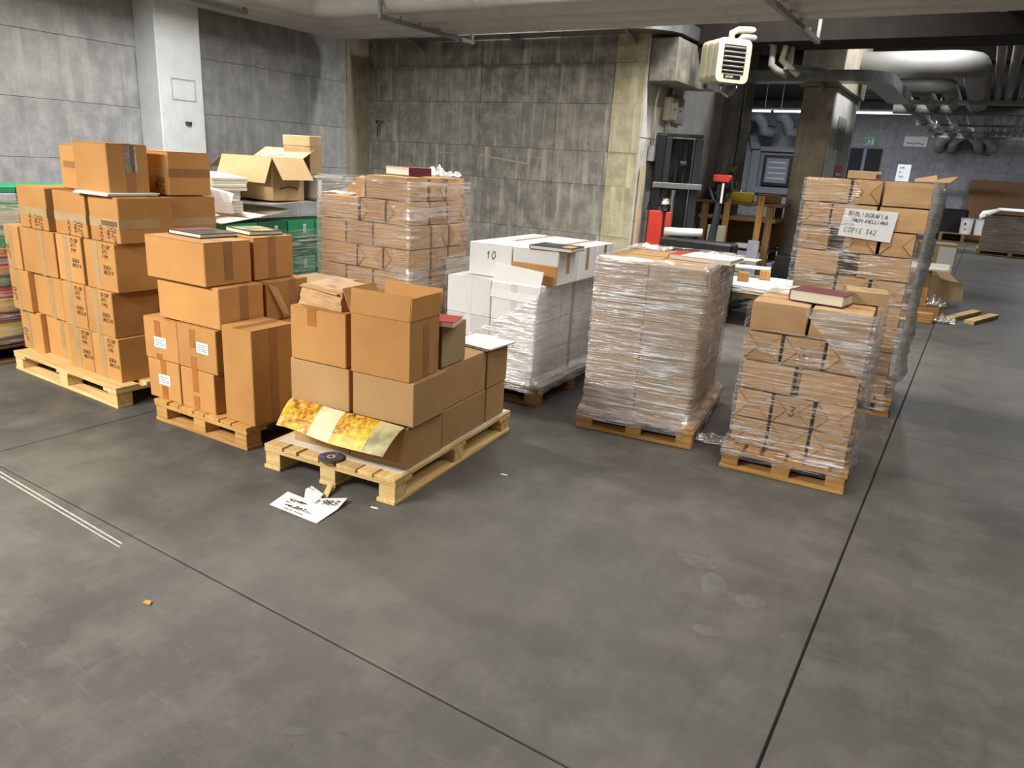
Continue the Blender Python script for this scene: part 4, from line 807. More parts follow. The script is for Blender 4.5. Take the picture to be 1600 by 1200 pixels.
bk = book(D, -.045, .25, 1.0285, .30, .25, .026, 4, 'dark hardcover book with a pale printed title on the white cartons', 'bookdk'); write(bk, ['~A~~~~', '~~'], (-.1, .02, .0265), (1, 0, 0), (0, 1, 0), .045, 'lav', off=.0012)
MB().box(.06, .13, -.08, .04, .0261, .0266).build('cover_print', 'orange', bk)
film(D, -.75, -.032, -.006, 1.10, .09, 1.0, 'clear stretch film wrapped on a slant round the white cartons', 'filmD', .0, du=.011, dw=.010, pal=(-.76, .02, -.02, 1.1), keep=lambda s, z, W, Q: (z < .74 + (s - W) * .62) if s < W else (z < .76 + .22 * (s - W)) if s < W + Q else z < .9)

# ------------------------------------------------------------------ stack E: fully wrapped cartons
Ef = Frame(0.419, 4.295, -23.8)
pallet(Ef, .72, 1.05, 'u', 'u', 'orange wooden pallet under the fully film-wrapped cartons', 'pine2', 5)
G_E = 'film-wrapped brown cartons'
WE = [.131, .41, .635, .845, 1.045]
for k in range(4):
    for c, (a, b) in enumerate(((.018, .33), (.334, .665))):
        for j in range(3):
            if k < 3 and c == 0 and j: continue
            carton(Ef, a, b, .07 + .31 * j, .375 + .31 * j, WE[k], WE[k + 1] - .001, f"film-wrapped brown carton, {['bottom','second','third','top'][k]} layer, {['front','middle','rear'][j]} of the {['row beside the white cartons','row under the red-spined book'][c]}", G_E, 'card2', rot=0, seam=('u' if (j + c) % 2 else 'v') if k == 3 else None, tapemat='tape2', tapes=[('F', 'v', .52, .05, 0, 1, 'tape2')] if c and not j else (), labels=[('R', .3, .35, .05, .11, 'paper')] if (k == 3 and c and j < 2) else ())
film(Ef, .012, .672, .063, 1.01, .072, 1.05, 'clear stretch film round the whole brown carton stack with the red-spined book', 'filmE', .0, top=.06, amp=.007, pal=(-.002, .722, -.002, 1.052))
book(Ef, .56, .60, 1.046, .40, .29, .028, -8, 'white hardcover book with a red cloth spine', 'paper', spinemat='red')
crumple(Ef, .75, .25, .001, .26, .18, .04, 'dirty loose film tail on the floor beside the wrapped cartons', 'filmX', 4)
crumple(Ef, .12, .93, 1.05, .28, .2, .05, 'bunched film on the rear edge of the wrapped carton stack', 'filmX', 7)
crumple(Ef, .60, .93, 1.05, .3, .16, .04, 'bunched film behind the red-spined book', 'filmX', 9)
o = MB().slab([(.0, 0, .004), (.26, -.02, .004), (.28, .14, .004), (.03, .16, .004)], .004).build('cardboard_piece', 'greyboard'); o['label'] = 'buff cardboard piece poking out behind the red-spined book'; o['category'] = 'cardboard'; o.location = Ef.pt(.58, .82, 1.04); o.rotation_euler = (0, 0, Ef.a)

# ------------------------------------------------------------------ stacks F, G, H: kraft paper bundles
Fr = Frame(1.19, 3.79, -27.4)
pallet(Fr, .65, .78, 'v', 'u', 'orange wooden pallet under the low bundle stack', 'pine2', 6)
RH = .1622
RNm = ['bottom', 'second', 'third', 'fourth', 'fifth', 'sixth', 'seventh', 'eighth', 'top']
def course(fr, k, w0, cols, v0, depth, where, group, fold=None, wr=None, back=0, h=RH):
    n = len(cols)
    for c, (a, b) in enumerate(cols):
        nm = {0: 'outer end', n - 1: 'corner end'}.get(c, 'middle') if n < 4 else ORD[c]
        bundle(fr, a, b, v0, v0 + depth, w0, w0 + h, f'kraft paper bundle in the {k} course of the {where}, {nm}', group, ('F' if (fold is None and (b - a) < .25) or (fold and c in fold) else ''), (wr or {}).get(c))
def sides(fr, k, w0, u0, u1, segs, where, group, h=RH):
    for c, (a, b) in enumerate(segs): bundle(fr, u0, u1, a, b, w0, w0 + h, f"kraft bundle on the side of the {where}, {k} course, {['behind the corner','farther back','rearmost'][c]}", group, 'R' if b - a < .25 else '')
c3 = [(.022, .214), (.218, .428), (.432, .628)]; c2 = [(.026, .32), (.326, .62)]
LOW = 'low wrapped stack'
for k in range(5):
    n3 = k in (0, 1, 3)
    course(Fr, RNm[k], .131 + RH * k, c3 if n3 else ([(.03, .305), (.33, .62)] if k == 2 else c2), .07, .30 if n3 else .205, LOW, 'kraft bundles of the low stack', wr={1: ('F', .42, .35, .05, ['3'])} if k in (1, 3) else None)
    sides(Fr, RNm[k], .131 + RH * k, .33, .622, [(.375, .58)] if n3 else [(.28, .485), (.49, .69)], LOW, 'kraft bundles of the low stack')
for c, (a, b, v0, v1) in enumerate([(.03, .325, .28, .48), (.03, .325, .485, .69)]): bundle(Fr, a, b, v0, v1, .131 + RH * 4, .131 + RH * 5, f"kraft paper bundle on top of the {LOW}, {['behind the outer front one','rear outer corner'][c]}", 'kraft bundles of the low stack')
film(Fr, .018, .632, .062, .70, .072, .91, 'thin clear film round the low bundle stack', 'filmF', .0, pal=(-.002, .652, -.002, .78), keep=lambda s, z, W, Q: z < .80 if s < W else True)
film(Fr, .010, .640, .050, .71, .10, .945, 'gathered film sash slanting over the corner of the low bundle stack', 'filmS', .0, amp=.009, du=.009, dw=.008, keep=lambda s, z, W, Q: (z > .905 - (s - .30) * .98 and s > .3) if s < W else (s < W + Q and (z > .30 or s < W + .25)), bulge=lambda s, z, W, Q: .03 * math.sin(max(0, min(1, (s - W) / Q)) * 3.14) if s > W else 0, name='stretch_film')
crumple(Fr, .25, .55, .944, .5, .32, .05, 'gathered film lying over the rear top of the low bundle stack', 'filmX', 12)
bk = book(Fr, .345, .30, .9445, .28, .21, .058, -10, 'thick book with a dark red cover on the low bundle stack', 'maroon')
o = opencarton(Fr, .45, .655, .40, .62, .9445, 1.005, 'flat tan carton with a pen mark beside the dark red book', None, 'card3', {}, rot=6); MB().box(-.102, .102, -.11, .11, .0605, .064).build('lid', 'card3', o); m = MB(); ribbon(m, [Vector((-.02, .03, .0645)), Vector((.01, .0, .0645)), Vector((.05, -.01, .0645))], Vector((0, 0, 1)), .004); m.build('pen_mark', 'ink', o, fix=False)

G = Frame(2.615, 4.889, -27.4)
pallet(G.rel(-.77, -.02), .82, .85, 'v', 'u', 'wooden pallet under the tall bundle stack', 'pine2', 6)
TALL = 'tall wrapped stack'
a3 = [(-.75, -.505), (-.50, -.255), (-.25, .0)]; a2 = [(-.745, -.40), (-.37, -.005)]
GC = [a3, a2, a3, a2, [(-.735, -.455), (-.45, -.235), (-.23, -.012)], [(-.745, -.455), (-.335, -.008)], [(-.75, -.545), (-.455, -.235), (-.225, -.012)], [(-.755, -.565), (-.56, -.275), (-.27, .032)], [(-.76, -.467), (-.462, -.272), (-.266, .03)]]
for k, cols in enumerate(GC):
    course(G, RNm[k], .131 + RH * k, cols, .0, .30 if len(cols) == 3 else .22, TALL, 'kraft bundles of the tall stack')
    sides(G, RNm[k], .131 + RH * k, -.31, cols[-1][1], [(.305, .51), (.515, .76)] if len(cols) == 3 else [(.23, .49), (.5, .76)], TALL, 'kraft bundles of the tall stack')
for k, nm in ((5, 'lower'), (6, 'upper')): bundle(G, -.58, -.315, .31 if k == 6 else .24, .53, .131 + RH * k, .131 + RH * (k + 1), f'kraft bundle seen deep inside the {nm} gap of the tall wrapped stack', 'kraft bundles of the tall stack')
for c, (a, b, v0, v1) in enumerate([(-.76, -.32, .305, .53), (-.76, -.32, .535, .76)]): bundle(G, a, b, v0, v1, .131 + RH * 8, .131 + RH * 9, f"kraft bundle in the top course of the {TALL}, {['middle of the outer side','rear outer corner'][c]}", 'kraft bundles of the tall stack')
film(G, -.765, .035, -.008, .77, .05, 1.585, 'clear film round the tall bundle stack, thin on the front', 'filmF', .02, keep=lambda s, z, W, Q: (s < .36 or z < 1.12) if s < W else True, amp=.007)
film(G, -.75, .035, -.012, .77, .22, 1.60, 'loose bunched film hanging down the side of the tall bundle stack', 'filmG', .0, amp=.014, keep=lambda s, z, W, Q: W - .012 < s < W + Q, bulge=lambda s, z, W, Q: (.055 * math.sin(min(1, max(0, (s - W) / Q)) * 3.14) + .03 * max(0, (z - 1.1)) + .02 * mn.noise(Vector((s * 6, z * 6, 2)))), name='stretch_film')
s0 = MB().slab([(-.475, -.016, 1.40), (-.15, -.016, 1.395), (-.165, -.016, 1.195), (-.495, -.016, 1.215)], .001).build('sign_sheet', 'paper', None, 'white handwritten sign with three lines of capitals on the tall bundle stack'); s0['category'] = 'sign'; s0.location = G.o; s0.rotation_euler = (0, 0, G.a)
write(s0, ['BIBLIOGRAFIA'], (-.445, -.0175, 1.355), (1, 0, -.03), (0, 0, 1), .026, 'ink', rnd=.15, wd=.0016); write(s0, ['MACHIAVELLIANA'], (-.42, -.0175, 1.315), (1, 0, -.05), (0, 0, 1), .022, 'ink', rnd=.15, wd=.0014, adv=4.3); write(s0, ['COPIE 342'], (-.46, -.0175, 1.245), (1, 0, -.03), (0, 0, 1), .03, 'ink', rnd=.15, wd=.0014, adv=4.8)
carton(G, -.51, -.30, .04, .20, 1.592, 1.645, 'flat tan carton on top of the tall bundle stack', None, 'card3', rot=3, labels=[('F', .84, .1, .03, .03, 'maroon')])
o = MB().slab([(-.215, .10, 1.592), (-.135, .10, 1.592), (-.135, .13, 1.70), (-.215, .13, 1.70)], .004).build('small_card', 'blue', None, 'pale blue printed card standing on the tall bundle stack'); o['category'] = 'card'; o.location = G.o; o.rotation_euler = (0, 0, G.a); write(o, ['~~', '~', '~~'], (-.20, .115, 1.67), (1, 0, 0), (0, .25, 1), .02, 'inkb', off=.003)
for k, (u, v, rz, nm) in enumerate(((-.10, .12, 10, 'flatter'), (-.03, .16, -20, 'steeper'))):
    o = MB().slab([(0, 0, 0), (.14, .02, .005), (.15, .12, .05), (.02, .10, .02)], .003).build('kraft_scrap', 'kraft', None, f'kraft paper scrap on the tall bundle stack, the {nm} of two'); o['category'] = 'paper'; o.location = G.pt(u, v, 1.594); o.rotation_euler = (0, 0, G.a + rad(rz))

Hf = Frame(-.75, 5.0, -30)
pallet(Hf.rel(-.86, -.02), .88, .74, 'v', 'u', 'wooden pallet under the bundle stack by the concrete wall', 'pine2', 6)
BKW = 'stack by the wall'
b3 = [(-.85, -.487), (-.483, -.245), (-.24, 0)]; b3b = [(-.85, -.60), (-.595, -.345), (-.34, 0)]
for k in range(8):
    cols = b3 if k % 2 == 0 else b3b
    if k == 6: cols = [(-.85, -.475), (-.455, -.225), (-.22, -.02)]
    if k == 7: cols = [(-.41, -.035)]
    w0 = .131 + RH * k
    for c, (a, b) in enumerate(cols): bundle(Hf, a, b, 0, .235, w0, w0 + RH, f"kraft paper bundle in the {RNm[k] if k < 7 else 'top'} course of the {BKW}, {['outer end','middle','corner end'][c] if len(cols) == 3 else 'front'}", 'kraft bundles of the stack by the wall', 'F' if (b - a) < .25 else '')
    sides(Hf, RNm[k] if k < 7 else 'top', w0, -.40, cols[-1][1], [(.24, .44), (.445, .68)], BKW, 'kraft bundles of the stack by the wall')
film(Hf, -.858, .006, -.006, .69, .1, 1.40, 'clear stretch film round the bundle stack by the concrete wall', 'film', .02, keep=lambda s, z, W, Q: (z < 1.27 or s > .44) if s < W else True)
crumple(Hf, -.12, .5, 1.43, .22, .2, .13, 'tuft of clear film standing up on the stack by the wall', 'filmX', 21, 'film_tuft'); crumple(Hf, -.64, .2, 1.272, .40, .36, .05, 'film crumpled over the lower shoulder of the stack by the wall', 'filmX', 23)
o = crush(Hf, -.63, .2, 1.275, .16, .12, .07, 'torn brown paper wad on the shoulder of the stack by the wall', 'kraft', 15, 5, 'paper_wad'); o = crush(Hf, -.47, .06, 1.27, .09, .09, .13, 'crumpled kraft ball against the top bundle of the stack by the wall', 'kraft', 0, 8, 'paper_wad')
book(Hf, -.255, .28, 1.4305, .28, .20, .058, -14, 'thick dark red book with pale page edge on the stack by the wall', 'maroon', spine='R')

# ------------------------------------------------------------------ stack K: green cartons with boards, paper reams, open carton
K = Frame(-2.2, 5.45, -30)
pallet(K.rel(-.82, 0), .82, 1.25, 'v', 'v', 'wooden pallet under the green cartons', 'oldwood', 6)
for k in range(6):
    h = .145; nm = RNm[k] if k < 5 else 'top'
    for j in range(4): carton(K, -.30, 0, .01 + .30 * j, .305 + .30 * j, .131 + h * k, .131 + h * (k + 1) - .002, f"green carton, {nm} course, {ORD[j]} from the stack end under the paper reams", 'green cartons under the boards', 'green' if (k + j) % 3 else 'greend', rot=0, name='green_carton', labels=[('R', .55, .3, .03, .07, 'paper')] if k in (3, 5) else [('F', .3, .2, .07, .05, 'maroon')])
    if k >= 4:
        for j in range(2): carton(K, -.80 + .25 * j, -.555 + .25 * j, .01, .31, .131 + h * k, .131 + h * (k + 1) - .002, f"green carton at the hidden end, {nm} course, {['outer','inner'][j]}", 'green cartons under the boards', 'greend', rot=0, name='green_carton')
film(K, -.81, .005, 0, 1.22, .1, .93, 'dark shiny film round the green cartons', 'film', .02, amp=.008)
rows = [[(-.75 + .9 * i / 4, -.06 + .03 * math.sin(i), 1.012 + .0 * i) for i in range(5)], [(-.75 + .82 * i / 4, .3, 1.045) for i in range(5)], [(-.75 + .80 * i / 4, .68, 1.085) for i in range(5)]]
rows[0][4] = (.02, -.05, 1.0); rows[1][4] = (.03, .3, 1.04); rows[2][4] = (.0, .64, 1.083)
bent(K, rows, 'sagging buff cardboard sheet under the white paper reams', 'greyboard', 'cardboard', 'cardboard_sheet', .006)
rows = [[(-.7 + .75 * i / 4, .40, 1.135) for i in range(5)], [(-.7 + .74 * i / 4, .75, 1.15) for i in range(5)], [(-.7 + .72 * i / 4, 1.2, 1.155) for i in range(5)]]
bent(K, rows, 'upper buff board under the open carton', 'greyboard', 'cardboard', 'cardboard_sheet', .006)
def ream(u, v, z, sx, sy, sz, rz, label, tip=0):
    r = root('paper_ream', label, 'paper stack', K.pt(u, v, z), K.a + rad(rz), 'white paper reams'); r.rotation_euler.y = rad(tip); n = 4
    for k in range(n): a = RND.uniform(-.008, .008); MB().box(-sx / 2 + a, sx / 2 + a, -sy / 2 - a, sy / 2 - a, sz * k / n + .0006, sz * (k + 1) / n, .004).build('paper_block', 'cream' if k % 2 else 'paper', r)
ream(-.40, .16, 1.052, .46, .30, .09, 4, 'lowest white paper ream on the sagging sheet'); ream(-.36, .15, 1.146, .42, .28, .09, -6, 'middle white paper ream of the leaning pile'); ream(-.33, .20, 1.24, .44, .28, .10, -12, 'topmost cream paper ream of the leaning pile', 3)
rows = [[(-.12 + .19 * i / 3, -.02 + .06 * i / 3, 1.26 - .012 * i) for i in range(4)], [(-.10 + .19 * i / 3, -.05 + .05 * i / 3, 1.16) for i in range(4)], [(-.05 + .19 * i / 3, -.07 + .05 * i / 3, 1.085) for i in range(4)], [(.03 + .19 * i / 3, -.03 + .09 * i / 3, 1.06) for i in range(4)]]
o = bent(K, rows, 'curled white printed sheet hanging down the front of the reams', 'paper', 'paper', 'curled_sheet', .0008)
sheet(K, [(-.42, -.02, 1.034), (-.10, -.04, 1.042), (-.08, .03, 1.05), (-.40, .05, 1.052)], 'white folded leaflet at the foot of the reams', 'paper', th=.012)
o = opencarton(K, -.56, 0.02, .45, .77, 1.162, 1.49, 'large open brown carton with drooping flaps behind the paper reams', None, 'card3', {'F': (.21, 158), 'R': (.20, 145), 'L': (.2, 120), 'B': (.15, 60)}, fill=.24); MB().box(.2905, .2915, -.03, .03, 0, .16).build('tape', 'tape2', o)
m = MB(); ribbon(m, [Vector((.292, -.09, .09)), Vector((.292, 0, .11)), Vector((.292, .09, .09))], Vector((1, 0, 0)), .004); m.build('print_mark', 'ink', o, fix=False)
sheet(K, [(-.22, .55, 1.485), (.0, .52, 1.50), (-.02, .62, 1.515), (-.2, .64, 1.50)], 'loose white papers on top of the large open carton', 'paper', th=.012)
o = MB().box(-.55, .09, .84, 1.18, 1.162, 1.365, .02).build('wrapped_pack', 'greywrap', None, 'grey film-wrapped pack under the tall narrow cartons'); o['category'] = 'parcel'; o.location = K.o; o.rotation_euler = (0, 0, K.a); MB().box(.0902, .0915, .86, .90, 1.18, 1.33).build('label_strip', 'paper', o)
carton(K, -.29, .01, .85, .99, 1.367, 1.585, 'tan carton below the narrow top carton by the wall', 'two tan cartons by the wall', 'card3', rot=2); carton(K, -.30, .01, .85, .99, 1.586, 1.67, 'narrow tan carton topmost by the concrete wall', 'two tan cartons by the wall', 'card3', rot=1)
crumple(K.rel(.35, 1.5), 0, 0, 1.20, .8, .5, .16, 'bunched black film on the load behind the grey pack', 'blackfilm', 31)
o = MB().box(-.1, .85, 1.30, 1.75, .0, 1.19, .02).build('wrapped_load', 'greywrap', None, 'grey film-wrapped load against the wall under the black film'); o['category'] = 'parcel'; o.location = K.o; o.rotation_euler = (0, 0, K.a)

# ------------------------------------------------------------------ stack J: coloured boxes at the left edge
J = A.rel(-.15, -.35)
pallet(J.rel(-.9, 0), .9, 1.15, 'v', 'v', 'dark old pallet under the coloured stack', 'oldwood', 6)
o = MB().box(-.92, .0, .0, 1.15, .131, .19, .004).build('slip_board', 'dark', None, 'dark slip board under the coloured stack'); o['category'] = 'board'; o.location = J.o; o.rotation_euler = (0, 0, J.a)
LAY = ['yel2', 'maroon', 'yel2', 'redc', 'greend', 'orange', 'redc', 'orange', 'green', 'teal', 'cream', 'green', 'lav', 'green']
LH = [.10, .085, .085, .08, .08, .06, .065, .06, .07, .07, .105, .065, .05, .045]
z = .191
for k, (mm, hh) in enumerate(zip(LAY, LH)):
    cn = dict(yel2='yellow', maroon='dark maroon', redc='red', greend='dark green', orange='orange', green='green', teal='pale teal', cream='cream', lav='pale plastic')[mm]
    for j in range(4):
        carton(J, -.44, RND.uniform(-.012, .0), .01 + .285 * j, .29 + .285 * j, z, z + hh - .002, f"{cn} box, layer {['one','two','three','four','five','six','seven','eight','nine','ten','eleven','twelve','thirteen','fourteen'][k]} up in the coloured stack, {ORD[j]} along its side", 'coloured boxes', mm if (k + j) % 5 else 'yel2' if mm in ('orange', 'redc') else mm, rot=0, name='coloured_box', labels=[('R', .3, .25, .09, .03, 'paper')] if k in (6, 9) else ())
    z += hh
film(J, -.45, .006, 0, 1.15, .15, z - .05, 'clear film round the coloured boxes', 'film', .02)

# ------------------------------------------------------------------ behind the stacks
def grp(name, label, cat, u, v, z=0, rz=0, group=None): return root(name, label, cat, RF.pt(u, v, z), RF.a + rad(rz), group)
# stacker truck mast by the side wall
s = grp('stacker_truck', 'dark grey stacker truck with a tall twin mast by the pale wall', 'forklift', -2.98, 8.25, 0, 30)
for sx in (-1, 1):
    MB().box(sx * .17 - .035, sx * .17 + .035, -.06, .06, .06, 1.93, .006).build('mast_rail', 'steel', s); MB().box(sx * .17 - .05 if sx < 0 else .125, sx * .17 - .034 if sx < 0 else .21, -.075, -.0605, .08, 1.92, .003).build('rail_face', 'steel', s)
MB().box(-.30, -.21, -.10, .10, .06, 1.95, .01).build('side_cover', 'black', s); MB().box(-.30, .21, -.05, .06, 1.935, 1.97, .005).build('top_yoke', 'steel', s); MB().box(-.31, .24, -.115, -.08, 1.38, 1.44, .004).build('cross_bar', 'galv', s)
MB().tube([(-.05, -.0, .1), (-.05, 0, 1.36)], .028, 12).build('lift_cylinder', 'galv', s); MB().tube([(-.05, 0, 1.361), (-.05, 0, 1.62)], .016, 10).build('piston', 'black', s)
m = MB()
for k in range(24): m.box(.02, .05, -.01, .01, 1.42 + .02 * k, 1.436 + .02 * k)
m.build('lift_chain', 'black', s); MB().box(-.12, .13, .07, .09, .08, 1.92).build('mast_guard', 'black', s)
MB().tube([(-.02, -.02, 1.65), (.05, -.02, 1.65)], .035, 12).build('chain_pulley', 'steel', s); MB().box(-.12, .25, .1, .45, .06, .75, .03).build('chassis', 'steel', s)
for sx in (-1, 1): MB().box(sx * .2 - .06, sx * .2 + .06, -.32, -.12, .05, .10, .01).build('fork', 'steel', s); MB().tube([(sx * .2 - .03, -.24, .045), (sx * .2 + .03, -.24, .045)], .045, 12).build('wheel', 'dark', s)
# pallet truck handle
p = grp('pallet_truck', 'dark pallet truck with an upright tiller and red handle grip', 'pallet truck', -2.60, 8.50, 0, -10)
MB().box(-.08, .08, -.10, .10, .08, .42, .03).build('pump_body', 'steel', p); MB().tube([(0, 0, .42), (.0, .0, .7), (.02, .04, 1.25)], [.055, .048, .04], 10).build('tiller', 'steel', p)
MB().tube([(.02, .04, 1.24), (-.06, .04, 1.28), (-.12, .04, 1.40), (-.10, .04, 1.50), (.02, .04, 1.53), (.14, .04, 1.50), (.16, .04, 1.40), (.10, .04, 1.28), (.02, .04, 1.24)], .017, 8).build('handle_loop', 'black', p)
MB().box(-.08, .12, .0, .08, 1.48, 1.56, .01).build('grip', 'red', p); MB().box(.05, .075, -.005, .0, 1.25, 1.47).build('lever', 'paper', p); MB().box(-.02, .05, .01, .07, 1.28, 1.46, .01).build('valve_block', 'black', p)
for sx in (-1, 1): MB().box(sx * .15 - .07, sx * .15 + .07, .1, .9, .06, .11, .015).build('fork', 'steel', p)
MB().box(-.2, .2, .0, .1, .06, .3, .02).build('fork_frame', 'steel', p)
for sx in (-1, 1): MB().tube([(sx * .05 - .025, -.08, .08), (sx * .05 + .025, -.08, .08)], .08, 14).build('wheel', 'dark', p)
# red cabinet with the wooden lath
r = grp('red_cabinet', 'red metal cabinet with black clutter on top at the wall corner', 'cabinet', -3.15, 8.16, 0, 25); MB().box(-.11, .05, -.12, .12, .0, 1.13, .008).build('body', 'red', r); MB().box(.051, .075, -.11, .11, 0, 1.12).build('black_edge', 'black', r); MB().box(.076, .14, -.12, .12, 0, 1.12, .006).build('side_panel', 'red', r); MB().box(-.10, .04, -.1215, -.1205, .1, 1.05).build('door', 'red', r)
o = crush(RF, -3.14, 8.16, 1.132, .24, .2, .07, 'black crumpled bag on the red cabinet', 'black', 0, 4, 'crumpled_bag'); o = crush(RF, -3.12, 8.17, 1.20, .16, .12, .06, 'cream paper scraps on top of the black bag on the red cabinet', 'cream', 0, 6, 'paper_wad')
o = thing(MB().box(-3.295, -3.275, 7.86, 7.885, .02, 1.62, .002), 'wooden_lath', 'thin wooden lath leaning in the wall corner beside the red cabinet', 'timber', 'pine')
o = thing(MB().tube([(-2.9, 7.78, .93), (-2.5, 7.82, .95)], .045, 16), 'paper_roll', 'white paper roll lying behind the wrapped carton stack', 'paper roll', 'paper', None, True)
cb0 = grp('pallet_load', 'dark covered pallet load carrying the white paper roll', 'load', -2.6, 7.75, 0, 0); MB().box(-.3, .5, -.12, .12, .0, .88, .02).build('load', 'black', cb0)
# work bench
b = grp('work_bench', 'brown wooden work bench with two shelves by the far column', 'table', -2.72, 10.1, 0, 2)
for x, y in ((-.42, -.28), (.42, -.28), (-.42, .28), (.42, .28)): uvwood(MB().box(x - .045, x + .045, y - .03, y + .03, 0, 1.20, .004).build('leg', 'oldwood', b), 2)
for x in (-.12, .30): uvwood(MB().box(x - .04, x + .04, -.345, -.315, .28, 1.33, .004).build('upright', 'pine2', b), 2)
MB().box(-.55, .55, -.32, .34, 1.2005, 1.235, .004).build('bench_top', 'oldwood', b); MB().box(-.5, .5, -.3, .3, 1.0, 1.05, .003).build('apron', 'oldwood', b); MB().box(-.5, .5, -.3, .3, .62, .65, .003).build('shelf', 'black', b); MB().box(-.5, .5, .29, .31, .66, 1.0).build('back_panel', 'oldwood', b); MB().box(-.5, .5, -.3, .3, .30, .33, .003).build('shelf', 'oldwood', b)
def bb(name, label, cat, u, v, z, sx, sy, sz, mat, rz=0, ch=.006):
    o = MB().box(-sx / 2, sx / 2, -sy / 2, sy / 2, 0, sz, ch).build(name, mat, None, label); o['category'] = cat; o.location = RF.pt(u, v, z); o.rotation_euler = (0, 0, RF.a + rad(rz)); return o
bb('yellow_box', 'yellow box on the work bench top', 'box', -2.70, 9.95, 1.236, .26, .16, .12, 'yellow'); o = bb('black_case', 'black case on the work bench beside the yellow box', 'case', -3.0, 10.0, 1.236, .36, .3, .15, 'black', 5, .02); MB().box(-.06, .06, -.155, -.1505, .08, .1).build('handle', 'galv', o)
bb('wooden_crate', 'brown wooden crate at the column end of the work bench', 'box', -2.40, 10.15, 1.236, .3, .3, .11, 'oldwood', 12); crush(RF, -2.98, 10.1, 1.386, .3, .2, .10, 'black bag heaped on the black case of the work bench', 'black', 10, 14, 'crumpled_bag'); crumple(RF, -2.82, 10.2, 1.236, .16, .14, .26, 'clear plastic bag on the work bench', 'filmX', 33, 'plastic_bag')
for k, (u, v, sx, sy, mm, cn) in enumerate(((-2.85, 10.0, .4, .3, 'conduitgrey', 'grey'), (-2.45, 10.0, .3, .28, 'redc', 'red'), (-2.6, 9.95, .2, .2, 'paper', 'white'))):
    bb('folder', f'{cn} folder on the middle shelf of the work bench', 'folder', u, v, .651, sx, sy, .035 if mm != 'paper' else .05, mm, RND.uniform(-8, 8), .003)
bb('pale_board', 'pale grey board leaning against the work bench front', 'board', -2.92, 9.72, .0, .24, .02, .92, 'greyboard')
for k, (u, mm, cn, hh) in enumerate(((-2.95, 'lav', 'pale grey', .12), (-2.55, 'cream', 'cream', .08), (-2.35, 'conduitgrey', 'blue grey', .16))): bb('paper_pile', f'{cn} paper pile on the lowest shelf of the work bench', 'paper stack', u, 10.05, .331, .32, .36, hh, mm, RND.uniform(-5, 5), .004)
bb('brown_case', 'small brown case on the floor by the pale board', 'box', -2.7, 9.55, .0, .2, .16, .62, 'oldwood')
# crates with white panels between the stacks
c = grp('crate_table', 'low wooden trestle carrying the white panels', 'trestle', -2.02, 8.45, 0, 0)
for x, y in ((-.38, -.42), (.38, -.42), (-.38, .42), (.38, .42)): uvwood(MB().box(x - .05, x + .05, y - .05, y + .05, 0, .30, .005).build('leg', 'pine2', c), 2)
for y in (-.42, .42): uvwood(MB().box(-.45, .45, y - .05, y + .05, .3005, .36, .004).build('rail', 'pine2', c), 0)
for k, (du, rz, mm, nm) in enumerate(((0, 0, 'cream', 'lowest'), (.03, 3, 'paper', 'second'), (-.04, -4, 'greyboard', 'third'), (.02, 1, 'paper', 'fourth'), (.0, -2, 'paper', 'topmost'))): bb('chipboard_sheet', f'white panel in the pile on the low trestle, {nm}', 'board', -2.0 + du, 8.4, .361 + .016 * k, .95, 1.0, .014, mm, rz, .002)['group'] = 'white panels on the trestle'
for k, (u, v, nm) in enumerate(((-2.10, 8.25, 'closer to the wrapped cartons'), (-1.95, 8.6, 'closer to the column'))): uvwood(bb('wood_block', f'orange wood block on the white panels, {nm}', 'timber', u, v, .442, .12, .10, .10, 'pine2', 12, .004), 2)
bb('white_plank', 'white plank raised on the two wood blocks', 'board', -2.2, 8.7, .545, .55, .25, .014, 'paper', 10, .002); bb('black_crate', 'black box standing against the base of the concrete column', 'box', -1.86, 9.9, 0, .5, .4, .62, 'black'); bb('grey_slab', 'pale grey upright board beside the concrete column', 'board', -2.38, 9.6, 0, .14, .05, .78, 'lav')
crush(RF, -2.30, 7.95, .30, .24, .2, .1, 'torn paper and rags stuffed under the white panels', 'cream', 0, 17, 'paper_wad')
# broken wooden frame and carton behind the tall stack
f = grp('broken_frame', 'broken orange wooden stand with a small grey board top behind the tall stack', 'stand', -.43, 10.35, 0, 10)
uvwood(MB().box(-.06, .06, -.03, .03, .145, .60, .004).build('post', 'pine2', f), 2); uvwood(MB().box(-.35, .22, -.09, .07, .0, .14, .004).build('base_beam', 'pine2', f), 0); MB().slab([(-.22, -.18, .60), (.20, -.22, .605), (.26, .15, .64), (-.16, .2, .64)], .022).build('board_top', 'greyboard', f)
for k, (x, y, ang, L, nm) in enumerate(((.03, 10.75, 93, 1.2, 'longer'), (.27, 10.75, 93, .9, 'shorter'))): uvwood(bb('plank', f'loose wooden plank on the floor by the broken stand, the {nm}', 'timber', x, y, .0, L, .11, .05, 'pine', ang - 20, .003), 0)
uvwood(bb('wood_block', 'orange wood block at the end of the loose planks', 'timber', -.36, 9.98, .0, .24, .12, .12, 'pine2', 5), 0); uvwood(bb('plank', 'pale wooden plank sticking out from under the tall stack side', 'timber', -.62, 9.9, .0, .5, .12, .03, 'pine', 20), 0)
o = grp('cardboard_piece', 'folded tan cardboard piece hanging from the broken stand', 'cardboard', -.12, 10.5, .22, 30); MB().slab([(-.14, 0, .0), (.14, -.02, .02), (.16, .06, .22), (-.12, .08, .25)], .006).build('lower_panel', 'card3', o); MB().slab([(-.12, .08, .253), (.1, .06, .225), (.02, .22, .34), (-.16, .22, .36)], .006).build('upper_panel', 'card3', o)
